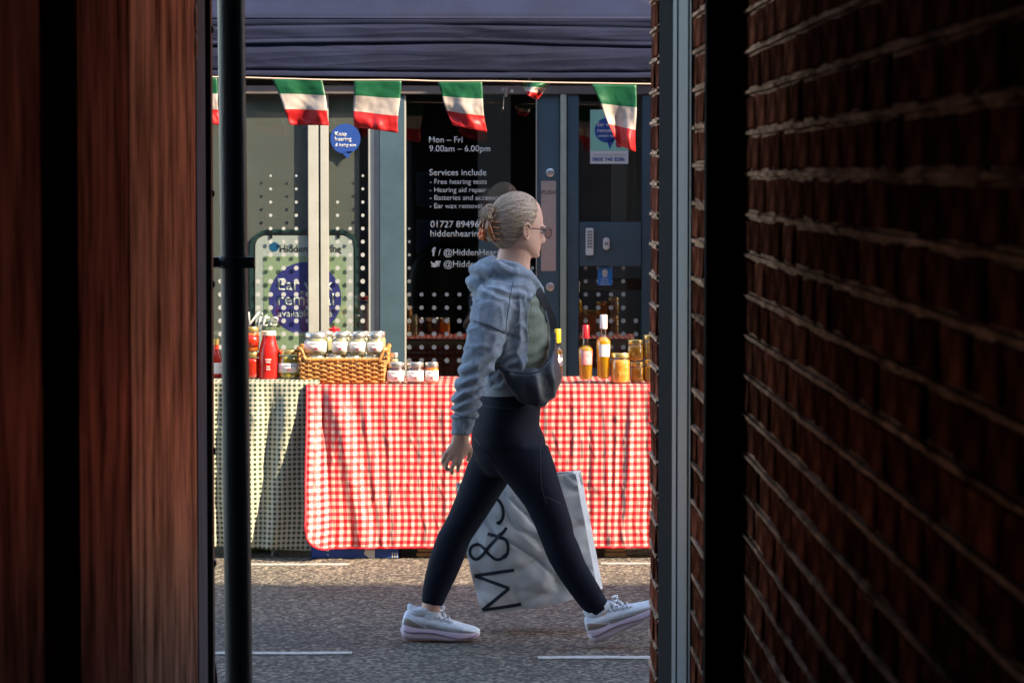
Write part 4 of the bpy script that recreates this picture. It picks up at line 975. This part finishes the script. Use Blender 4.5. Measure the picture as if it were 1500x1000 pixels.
# scalp cap under the strands
nn = 40; c_ok = []
cap = MB(); rows_ = []
for i in range(nn + 1):
    ring = []
    for k in range(2*nn):
        th = PI*i/nn; d = Vector((math.cos(th) * -.97 + 0, math.sin(th)*math.sin(PI*k/nn), math.sin(th)*math.cos(PI*k/nn)))
        ring.append(d)
    rows_.append(ring)
vs = [HC + HM @ esurf(d, .003) for r_ in rows_ for d in r_]; ds = [d for r_ in rows_ for d in r_]; fs = []
def inhair(d): return d.x < (.52 if d.z > .55 else .40 if d.z > .38 else .12 if d.z > .1 else -.18 if d.z > -.35 else -.32) and d.z > -.7
for i in range(nn):
    for k in range(2*nn):
        q = [i*2*nn+k, i*2*nn+(k+1)%(2*nn), (i+1)*2*nn+(k+1)%(2*nn), (i+1)*2*nn+k]
        if all(inhair(ds[j]) for j in q): fs.append(q)
n0 = len(hb.f); hb.add(vs, fs); strand += [.35] * (len(hb.f) - n0)
# french twist roll at the back
for i in range(260):
    a = rnd.uniform(0, 2*PI); rad = rnd.uniform(.010, .026); pts = []
    ph = rnd.uniform(-.4, .4); zc = rnd.uniform(-.006, .010)
    for k in range(10):
        t_ = a + k * .42; pts.append(H(-.113 + rad*math.cos(t_)*.85, .010*math.sin(t_*1.3 + ph) + rnd.uniform(-.02,.02)*0 + (i % 7 - 3)*.007, .048 + zc + rad*math.sin(t_)))
    n0 = len(hb.f); hb.tube(pts, [.001,.0016,.002,.0022,.0022,.0022,.0022,.002,.0016,.0008], 5); strand += [rnd.random()] * (len(hb.f) - n0)
for i in range(150):     # coil going down behind the clip
    y_ = rnd.uniform(-.026, .026); pts = [H(-.098 - .02*math.sin(PI*k/8) + rnd.uniform(-.0015,.0015), y_*(1 - .04*k), .05 - .012*k) for k in range(9)]
    n0 = len(hb.f); hb.tube(pts, .0022, 5); strand += [rnd.random()*.8] * (len(hb.f) - n0)
for i in range(46):     # loose ends
    p0 = Vector((-.125, rnd.uniform(-.02,.02), .045 + rnd.uniform(-.02,.02))); dv = Vector((-1, rnd.uniform(-.3,.3), rnd.uniform(-.3,.7))).normalized()
    n0 = len(hb.f); hb.tube([H(*(p0 + dv*.006*k + Vector((0,0,-.0006*k*k)))) for k in range(5)], [.0009,.0008,.0007,.0006,.0003], 4); strand += [.8] * (len(hb.f) - n0)
hme = hb.mesh('hair', m_hair, True)
at = hme.attributes.new('strand', 'FLOAT', 'FACE')
if len(hme.polygons) == len(strand): at.data.foreach_set('value', strand)
ho = link('hair', hme, person)
m_clip = mat('tortoise_clip', (.10,.03,.015), .2, col2=(.50,.16,.03), vs=45, coat=.6)
cl = MB()
for s_ in (-1, 1):
    cl.tube(bezier([H(-.122, s_*.010, .036), H(-.126, s_*.028, .012), H(-.118, s_*.036, -.018), H(-.100, s_*.034, -.046)], 5), [.006 + .003*math.sin(PI*k/15) for k in range(16)], 8)
    for k in range(4): z_ = .025 - .02*k; cl.tube([H(-.122 + .004*k, s_*.03, z_), H(-.108, s_*.046, z_ - .003), H(-.088 + .004*k, s_*.05, z_ - .004)], [.0045, .0035, .002], 6)
cl.tube([H(-.13, 0, .03), H(-.132, 0, -.0), H(-.12, 0, -.03)], .005, 8)
clo = cl.build('hair_claw', m_clip, ho, smooth=True)
mb = MB(); 
for k in range(5): a = 2*PI*k/5; mb.ell(H(-.137, .013*math.cos(a), -.022 + .013*math.sin(a)), (.007, .010, .010), 6, M=HM)
mb.build('orange_bloom', mat('orange_plastic', (.75,.16,.02), .4), clo, smooth=True)

# leggings
lg = MB(); lg.sil(PELV, DPn, 48); lg.sil(LEGN, DPn, 36); lg.sil(LEGF, DPn, 36)
lme = remesh(lg, .006, 8, 'leggings')
for v in lme.vertices:
    x, y = PX(v.co); a = 0
    for cx, cy, w in ((800, 765, 22), (665, 775, 22), (752, 690, 25), (870, 885, 16), (632, 880, 14)):
        d2 = ((x - cx)**2 + (y - cy)**2) / (w*w); a += math.exp(-d2) * .0016 * noise.noise(Vector((x*.05, y*.12, 2)))
    v.co += v.normal * a
m_leg = mat('leggings_knit', (.0075,.009,.018), .75, var=.25, vs=60, bump=.12, bs=500, spec=.15)
lme.materials.append(m_leg); lo = link('leggings', lme, person)
sm = MB()
def near_pt(x, y, dy): return W(x, y, DPn + dy)
# hoodie
hd = MB()
HT = [(707,567,786,558,0,.168), (704,556,794,548,0,.172), (700,535,802,528,0,.172), (694,503,806,496,0,.176), (690,470,805,462,0,.186), (690,440,799,434,0,.192), (697,420,789,411,0,.182), (708,404,781,400,0,.13), (716,394,778,394,0,.085)]
SLV = [(704,412,756,424,-.15,.06), (692,440,752,450,-.175,.066), (687,468,744,480,-.19,.066), (682,497,735,511,-.2,.064), (675,527,718,543,-.207,.06), (668,556,708,565,-.21,.055), (663,580,704,588,-.208,.05), (663,600,699,606,-.203,.043), (662,616,694,621,-.2,.037), (660,633,689,639,-.196,.034)]
hd.sil(HT, DPn, 28); hd.sil(SLV, DPn, 22)
hd.tube(bezier([farp(a,b,c) for a,b,c,_ in FARM[:5]], 4), [FARM[min(i//4, 4)][3] + .014 for i in range(17)], 16)
def NP(x, y, dy): return W(x, y, DPn) + Vector((0, dy, 0))
collar = bezier([NP(790,432,-.05), NP(782,412,-.075), NP(765,399,-.10), NP(738,392,-.11), NP(712,394,-.07), NP(703,399,0), NP(712,394,.07), NP(738,392,.11), NP(765,399,.10), NP(782,412,.075), NP(790,432,.05)], 4)
nC = len(collar); hd.tube(collar, [.016 + .022*math.sin(PI*i/(nC-1)) for i in range(nC)], 14)
hd.sil([(692,398,716,388,0,.06), (685,408,722,402,0,.085), (683,418,726,420,0,.09), (689,428,724,436,0,.075), (697,436,718,448,0,.05)], DPn, 20)
hme = remesh(hd, .006, 5, 'hoodie')
ax = [((a+c)/2, (b+d)/2) for a,b,c,d,_,_ in SLV]
def wr(v):
    x, y = PX(v.co); dy = v.co.y - DPn; a = 0
    onarm = dy < -.13 and x < 760
    n1 = noise.noise(v.co * 9)
    if onarm and y > 500:                 # sleeve crumples, ring like, tighter towards the cuff
        t_ = min(1, (y - 500) / 60); 
        if y < 612: a += t_ * .0075 * math.sin((y + .45*x + 14*n1) * .36 + 2.5*noise.noise(Vector((x*.05, y*.02, 3))))
        else: a += .0012 * math.sin(x * 1.9)
    if onarm and y <= 520: a += .006 * noise.noise(Vector((x*.07, y*.018, dy*12))) + .005 * math.exp(-((y - (472 + .35*(x-690)))/3.0)**2) * -1
    if not onarm and y > 420: a += .012 * noise.noise(Vector((x*.07, y*.016, dy*8))) + .006 * math.sin((x*1.1 + y*.7)*.13 + 3*n1) * max(0, min(1, (y-480)/40))
    if y <= 440: a += .005 * math.sin((y*1.2 - .55*x) * .22 + 3*n1) + .004*n1
    rg = 1 - abs(noise.noise(Vector((x*.035 + y*.012, y*.030 - x*.018, dy*5 + 7)))) * 3.2
    a += .0048 * max(0, rg) ** 2 * (1 if y < 600 else .2) - .002
    a += .0014 * noise.noise(v.co * 45)
    return a
nr = [v.normal.copy() for v in hme.vertices]; am = [wr(v) for v in hme.vertices]
for v, n_, a in zip(hme.vertices, nr, am): v.co += n_ * a
bm = bmesh.new(); bm.from_mesh(hme)
def xopen(y):
    ks = [(380, 790), (425, 786), (440, 777), (470, 773), (505, 775), (530, 770), (570, 762)]
    for (a, b), (c, d) in zip(ks, ks[1:]):
        if a <= y <= c: return b + (d-b)*(y-a)/(c-a)
    return 900
dl = []
for f in bm.faces:
    c = f.calc_center_median(); x, y = PX(c); dy = c.y - DPn
    if y > 432 and x > xopen(y) and abs(dy) < .16: dl.append(f)
    elif y > 636 and dy < -.1: dl.append(f)
bmesh.ops.delete(bm, geom=dl, context='FACES'); bm.to_mesh(hme); bm.free()
m_hood = mat('hoodie_fleece', (.16,.195,.24), .9, col2=(.33,.37,.42), vs=45, bump=.25, bs=420, sheen=.15)
hme.materials.append(m_hood); hoo = link('hoodie', hme, person)
q = hoo.modifiers.new('t', 'SOLIDIFY'); q.thickness = .004; q.offset = -1
for s_ in (-1, 1):
    mb = MB(); mb.tube(bezier([NP(780, 418, .05*s_), NP(789, 432, .06*s_), NP(797, 450, .07*s_ - .02), NP(802, 470, .06*s_ - .02)], 5), .0035, 6); mb.build('drawstring', m_hood, hoo, smooth=True)
# top under the hoodie, and its grey hem
tp = MB(); tp.sil([(712,560,793,552,0,.15), (708,530,803,524,0,.152), (703,500,806.5,494,0,.158), (700,470,806,462,0,.165), (702,442,797,436,0,.17), (708,424,786,418,0,.15)], DPn, 26)
tme = remesh(tp, .007, 4, 'olive_top')
for v in tme.vertices:
    x, y = PX(v.co); v.co += v.normal * (.0022 * math.sin(y*.3 + x*.16 + 5*noise.noise(v.co*10)) + .004*noise.noise(Vector((x*.05, y*.09, 1))))
tme.materials.append(mat('olive_cotton', (.19,.215,.165), .8, var=.12, vs=40, bump=.15, bs=300)); link('olive_top', tme, person)
mb = MB(); mb.sil([(704,578,796,574,0,.166), (705,570,796,566,0,.168), (707,560,794,556,0,.166), (709,552,792,550,0,.15)], DPn, 30)
mb.build('tee_hem', mat('grey_marl', (.24,.25,.26), .85, var=.12, vs=60), person, smooth='auto')
# trainers and socks
m_up = mat('shoe_knit', (.78,.79,.82), .7, var=.12, vs=60, bump=.3, bs=350); m_sole = mat('shoe_sole', (.66,.50,.56), .55, var=.12, vs=14); m_sock = mat('sock', (.8,.82,.85), .85, bump=.2, bs=200)
m_tan = mat('shoe_tan', (.42,.34,.28), .6)
def shoe(org, ang, dy, yaw=0):
    t = bpy.data.objects.new('trainer', None); C.objects.link(t); t.parent = person; t.matrix_parent_inverse = world_of(person).inverted(); t.location = org; t.empty_display_size = .05
    M_ = Matrix.Translation(org) @ Matrix.Rotation(yaw, 4, 'Z') @ Matrix.Rotation(-ang, 4, 'Y')
    T = lambda x, y, z: M_ @ Vector((x, y, z))
    L_ = .272
    # u, half width, sole bottom, sole top, upper top
    P = [(-.02, .014, .034, .058, .064), (.015, .030, .010, .060, .098), (.09, .038, .002, .054, .106), (.22, .040, .0, .049, .103), (.36, .040, .0, .046, .096), (.50, .044, .0, .043, .085), (.64, .050, .0, .040, .074), (.78, .051, .003, .037, .063), (.90, .044, .010, .037, .055), (.97, .030, .018, .037, .048), (1.0, .012, .025, .036, .041)]
    Q = []
    for a_ in range(len(P) - 1):
        p0, p1, p2, p3 = P[max(a_-1,0)], P[a_], P[a_+1], P[min(a_+2, len(P)-1)]
        for k in range(6):
            t_ = k / 6; Q.append(tuple(.5*((2*b1) + (b2-b0)*t_ + (2*b0-5*b1+4*b2-b3)*t_*t_ + (3*b1-b0-3*b2+b3)*t_**3) for b0, b1, b2, b3 in zip(p0, p1, p2, p3)))
    Q.append(P[-1])
    def at_(u):
        for a_, b_ in zip(Q, Q[1:]):
            if a_[0] <= u <= b_[0]: f = (u - a_[0]) / max(1e-6, b_[0] - a_[0]); return tuple(x + (y - x)*f for x, y in zip(a_, b_))
        return Q[0] if u < Q[0][0] else Q[-1]
    def up_pt(row, th, off=0):
        u, hw, zb_, zs, zu = row; c_, s2 = math.cos(th), math.sin(th); wv = hw*.95*math.copysign(abs(c_)**.8, c_)
        if s2 > 0: wv *= 1 - .35*s2*(1 if u < .5 else .5 + (.0 if u > .7 else (.7-u)*2.5))
        lo_ = zs - .012; return T(u*L_, wv + off*c_, lo_ + (zu - lo_)*(s2*.5 + .5) + off*s2)
    rs, ru = [], []
    for row in Q:
        u, hw, zb_, zs, zu = row; r_ = []
        for k in range(28):
            th = 2*PI*k/28; c_, s2 = math.cos(th), math.sin(th); c_ = math.copysign(abs(c_)**.45, c_); s2 = math.copysign(abs(s2)**.6, s2)
            r_.append(T(u*L_ + (-.006 if u < .05 and s2 < 0 else 0), hw*c_*(1.06 if s2 < 0 else 1), (zb_+zs)/2 + (zs-zb_)/2*s2))
        rs.append(r_); ru.append([up_pt(row, 2*PI*k/28) for k in range(28)])
    mb = MB(); mb.rings(rs); so2 = mb.build('sole', m_sole, t, smooth='auto')
    m_gr = mat('sole_line', (.34,.22,.30), .6); m_ov = mat('shoe_overlay', (.50,.51,.50), .5); m_tn = mat('shoe_tan', (.46,.36,.29), .6)
    for side in (-1, 1):
        mb = MB(); mb.tube([T(u*L_, side*hw*1.03, zb_*.45 + zs*.55 + .006*math.sin(u*7 - .6)) for u, hw, zb_, zs, zu in Q[5:-6]], .0026, 6); mb.build('groove', m_gr, so2, smooth=True)
    mb = MB(); mb.rings(ru); up = mb.build('upper', m_up, t, smooth=True)
    def patch(name, u0, u1, lo, hi, m_, n=14):
        for side in (0, 1):
            mb = MB(); rr_ = []
            for k in range(n + 1):
                u = u0 + (u1-u0)*k/n; row = at_(u); a_, b_ = lo(k/n), hi(k/n)
                ths = [a_ + (b_-a_)*q/5 for q in range(6)]
                if side: ths = [PI - x for x in ths]
                rr_.append([up_pt(row, x, .0018) for x in ths] + [up_pt(row, x, -.002) for x in ths[::-1]])
            mb.rings(rr_); mb.build(name, m_, t, smooth='auto')
    patch('heel_panel', .0, .27, lambda f: -.9, lambda f: .35 - 1.0*f, m_tn)
    patch('side_overlay', .30, .62, lambda f: -.75 + .1*f, lambda f: -.15 - .3*f, m_ov)
    patch('eyestay', .34, .64, lambda f: .72, lambda f: .98, m_ov)
    patch('toe_guard', .84, .985, lambda f: -1.0, lambda f: -.55 + .3*f, m_ov)
    # ankle collar with a flared heel tab, tongue, laces
    mb = MB(); mb.rings([[T(.062 + .046*math.cos(2*PI*k/24)*r_, .030*math.sin(2*PI*k/24)*r_, z + .012*math.cos(2*PI*k/24)*(.2) + (.016 if k in (11,12,13) else .009 if k in (10,14) else 0)*(1 if z > .1 else .3)) for k in range(24)] for r_, z in ((1.02, .086), (1.10, .100), (1.10, .110), (.98, .116), (.82, .112))]); mb.build('ankle_collar', m_up, t, smooth=True)
    mb = MB(); mb.ell(T(.112, 0, .102), (.012, .017, .022), 8, M=(M_.to_3x3() @ Matrix.Rotation(R(-38), 3, 'Y'))); mb.build('tongue', m_up, t, smooth=True)
    for k in range(5):
        row = at_(.365 + .058*k)
        mb = MB(); mb.tube([up_pt(row, R(34 + 11.2*q), .0032 + .0014*math.sin(PI*q/10)) for q in range(11)], .0029, 6); mb.build('lace', m_sock, up, smooth=True)
    for s2 in (-1, 1):
        mb = MB(); mb.tube(bezier([T(.122, 0, .108), T(.126, .016*s2, .122), T(.142, .034*s2, .116), T(.134, .022*s2, .104), T(.124, .002*s2, .107)], 4), .0026, 6); mb.build('lace_loop', m_sock, up, smooth=True)
        mb = MB(); mb.tube(bezier([T(.124, 0, .107), T(.138, .022*s2, .102), T(.150, .038*s2, .082)], 4), .0024, 6); mb.build('lace_end', m_sock, up, smooth=True)
    return M_
gz0 = 0
pr = W(590, 950, DPn); Mr = shoe(Vector((pr.x, DPn + .085, .006)), R(-1.5), .085)
pf = W(871, 950, DPn); Mf = shoe(Vector((pf.x, DPn - .085, .012)), R(26), -.085)
mb = MB(); mb.sil([(611,912,644,916,.085,.034), (612,903,645,906,.085,.034), (614,896,645,902,.085,.033), (615,895,644,901,.085,.028)], DPn); mb.build('sock', m_sock, person, smooth='auto')
mb = MB(); mb.sil([(876,922,908,904,-.085,.034), (874,911,901,890,-.085,.033), (872,908,898,887,-.085,.028)], DPn); mb.build('sock', m_sock, person, smooth='auto')

from mathutils.bvhtree import BVHTree
def seam(me, pts, rad, name, m_, par, n=6):
    bv = BVHTree.FromPolygons([v.co for v in me.vertices], [p.vertices for p in me.polygons]); out = []
    o_ = Vector((0, 0, CAMZ))
    for p in bezier([Vector((x, y, 0)) for x, y in pts], 6):
        d = (W(p.x, p.y, DPn) - o_).normalized(); hit = bv.ray_cast(o_ + d * 9, d)
        if hit[0]: out.append(hit[0] + hit[1] * rad * .3)
    if len(out) > 2: MB().tube(out, rad, n).build(name, m_, par, smooth=True)
m_seam = mat('leggings_seam', (.022,.025,.042), .6)
seam(lme, [(696,642),(708,658),(722,675),(735,692),(745,706)], .0016, 'seam', m_seam, lo)
seam(lme, [(786,622),(791,650),(791,680),(794,715),(800,738)], .0013, 'seam', m_seam, lo)
seam(lme, [(797,727),(808,731),(822,738),(831,748)], .0013, 'seam', m_seam, lo)
seam(lme, [(700,592),(730,597),(760,597),(788,592)], .0013, 'seam', m_seam, lo)
m_hs = mat('hoodie_seam', (.08,.10,.13), .9)
seam(hme, [(694,470),(705,473),(718,477),(730,483),(741,487)], .0022, 'seam', m_hs, hoo)
seam(hme, [(664,606),(675,609),(686,611),(697,612)], .0022, 'seam', m_hs, hoo)
seam(hme, [(752,412),(748,430),(745,450),(742,470),(741,486)], .0018, 'seam', m_hs, hoo)
# sling pouch worn at the front
m_pouch = mat('pouch_nylon', (.008,.010,.017), .45, var=.3, vs=12, bump=.35, bs=18, sheen=.15)
sb = thing('sling_bag', 'black crescent sling pouch slung across the hoodie of the walking person', 'bag', W(780, 590, DPn - .1))
pm = MB(); pm.sil([(726,530,728,537,-.175,.008), (743,535,740,555,-.190,.022), (766,537,760,580,-.195,.036), (789,534,786,594,-.175,.045), (805,520,813,580,-.135,.050), (810,505,821,556,-.09,.045), (811,485,818,522,-.05,.025), (809,470,813,486,-.03,.010)], DPn, 20)
pme = remesh(pm, .005, 4, 'pouch')
for v in pme.vertices:
    x, y = PX(v.co); v.co += v.normal * (.005*math.sin((x*.9 - y*.35)*.2 + 3*noise.noise(v.co*9)) + .002*noise.noise(v.co*30))
pme.materials.append(m_pouch); link('pouch', pme, sb)
def band(pts, w, th, name, m_, par, nrm=(0,-1,0)):
    pts = [Vector(p) for p in pts]; mb = MB(); rs = []
    for i, p in enumerate(pts):
        t_ = (pts[min(i+1, len(pts)-1)] - pts[max(i-1,0)]).normalized(); nn_ = Vector(nrm); s2 = t_.cross(nn_).normalized(); n2 = s2.cross(t_)
        rs.append([p + s2*w + n2*th, p - s2*w + n2*th, p - s2*w - n2*th, p + s2*w - n2*th])
    mb.rings(rs); return mb.build(name, m_, par, smooth='auto')
band(bezier([NP(811,480,-.05), NP(807,464,-.075), NP(799,446,-.09), NP(789,426,-.09), NP(779,409,-.07), NP(768,396,-.02)], 5), .014, .0022, 'strap', m_pouch, sb, (.5,-1,0))
band(bezier([NP(730,533,-.182), NP(716,528,-.185), NP(702,520,-.15), NP(692,505,-.08), NP(688,480,0)], 5), .013, .0022, 'strap', m_pouch, sb)
mb = MB(); mb.tube(bezier([NP(741,538,-.212), NP(765,541,-.232), NP(788,538,-.22), NP(803,524,-.185)], 5), .0025, 6); mb.build('zip', m_blackp, sb, smooth=True)

# carrier bag in the far hand
DBG = 12.02
m_bagw = mat('bag_plastic', (.68,.68,.67), .5, var=.08, vs=6, bump=.35, bs=11)
bg_ = thing('shopping_bag', 'large pale grey carrier bag with black printed letters carried beside the legs', 'bag', W(790, 895, DBG))
TL_, TR_, BR_, BL_ = W(668, 708, DBG), W(843, 693, DBG), W(876, 868, DBG), W(706, 899, DBG)
GU = Vector((wpx(9, DBG), .13, .0))
def bagp(u, v, w):          # u across, v down, w through the gusset 0..1
    p = TL_.lerp(TR_, u).lerp(BL_.lerp(BR_, u), v) + GU * w
    bul = math.sin(PI*min(1, max(0,u))) * math.sin(PI*min(1,max(0,v*.9+.05)))
    p += Vector((0, -.035*bul*(1 if w < .5 else -1), 0))
    p += Vector((0, .010*noise.noise(Vector((u*3, v*3.5, w*5))) + .007*noise.noise(Vector((u*8, v*7, w*5))), -.012*math.sin(PI*u)*v*0))
    p.y += .006 * max(0, 1 - 7*abs(noise.noise(Vector((u*2.2 + v*1.1, v*2.6 - u, 4 + w))))) + .005 * max(0, 1 - 8*abs(noise.noise(Vector((u*3.1 - v*2.2, v*1.6 + u*.8, 9 + w)))))
    p.x += -.012*math.sin(PI*v)*(1-u)*(1 if u < .3 else .3) + .003*noise.noise(Vector((u*4, v*6, 2)))
    p.z += .010*math.sin(PI*u*1.0)*(v**4)*-1
    return p
n = 70; mb = MB(); rs = []
for j in range(n + 1):
    v = j / n; ring = [bagp(i/n, v, 0) for i in range(n + 1)] + [bagp(1, v, k/8) + Vector((-.02*math.sin(PI*k/8)*(1-v*.6), 0, 0)) for k in range(1, 8)] + [bagp(1 - i/n, v, 1) for i in range(n + 1)] + [bagp(0, v, 1 - k/8) + Vector((.02*math.sin(PI*k/8), 0, 0)) for k in range(1, 8)]
    rs.append(ring)
mb.rings(rs, cap=False); k = len(mb.v) - len(rs[-1]); mb.f.append(list(range(k, len(mb.v)))); mb.m.append(0)
bo_ = mb.build('bag_body', m_bagw, bg_, smooth='auto'); q = bo_.modifiers.new('t', 'SOLIDIFY'); q.thickness = .001; q.offset = -1
# printed letters follow the front panel
def inv(px, py):            # pixel -> (u,v) on the flat front panel
    p = W(px, py, DBG); u = v = .5
    for _ in range(25):
        f0 = TL_.lerp(TR_, u).lerp(BL_.lerp(BR_, u), v); du = (TR_ - TL_).lerp(BR_ - BL_, v); dv = BL_.lerp(BR_, u) - TL_.lerp(TR_, u)
        e = p - f0; det = du.x*dv.z - du.z*dv.x; u += (e.x*dv.z - e.z*dv.x)/det; v += (du.x*e.z - du.z*e.x)/det
    return u, v
m_ink = mat('bag_print', (.012,.022,.035), .5)
def ink(lines, wpx_):
    mb = MB()
    for ln in lines:
        pts = [Vector((x, y, 0)) for x, y in ln]
        dense = []
        for a, b in zip(pts, pts[1:]):
            m_ = max(1, int((b-a).length / 2.5)); dense += [a.lerp(b, k/m_) for k in range(m_)]
        dense.append(pts[-1]); rs = []
        for i, p in enumerate(dense):
            t_ = (dense[min(i+1, len(dense)-1)] - dense[max(i-1,0)]).normalized(); nn_ = Vector((-t_.y, t_.x, 0)) * wpx_
            q = [bagp(*inv(p.x + s2*nn_.x, p.y + s2*nn_.y), 0) for s2 in (1, -1)]
            rs.append([q[0] + Vector((0,-.0006,0)), q[1] + Vector((0,-.0006,0)), q[1] + Vector((0,-.0018,0)), q[0] + Vector((0,-.0018,0))])
        mb.rings(rs)
    return mb
def c2(x, y): return 600 + x/4.1667, 760 + y/4.1667
ink([[c2(640,302), c2(412,346)], [c2(412,346), c2(615,412)], [c2(615,412), c2(447,553)], [c2(447,553), c2(684,505)]], 2.4).build('letter_m', m_ink, bo_)
amp = [Vector((*c2(*p), 0)) for p in ((595,45),(545,110),(500,165),(455,225),(418,243),(390,215),(395,172),(432,152),(468,172),(505,212),(548,240),(588,225),(606,180),(598,130),(560,105),(490,85))]
ink([[(p.x, p.y) for p in bezier(amp, 6)]], 2.2).build('ampersand', m_ink, bo_)
sS = [Vector((600 + x/4.1667, 580 + y/4.1667, 0)) for x, y in ((545,775),(572,738),(574,690),(555,645),(520,620),(480,630),(460,668),(462,700))]
ink([[(p.x, p.y) for p in bezier(sS, 6)]], 2.2).build('letter_s', m_ink, bo_)
hg = fh + Vector((0, 0, -.04))
for w in (0, 1):
    a, b = bagp(.34, 0.02, w), bagp(.66, 0.02, w)
    band(bezier([a, a.lerp(hg, .6) + Vector((-.01,0,0)), hg + Vector((-.02,0,.0)), hg + Vector((.02,0,0)), b.lerp(hg, .6) + Vector((.01,0,0)), b], 5), .012, .0012, 'handle', m_bagw, bg_)
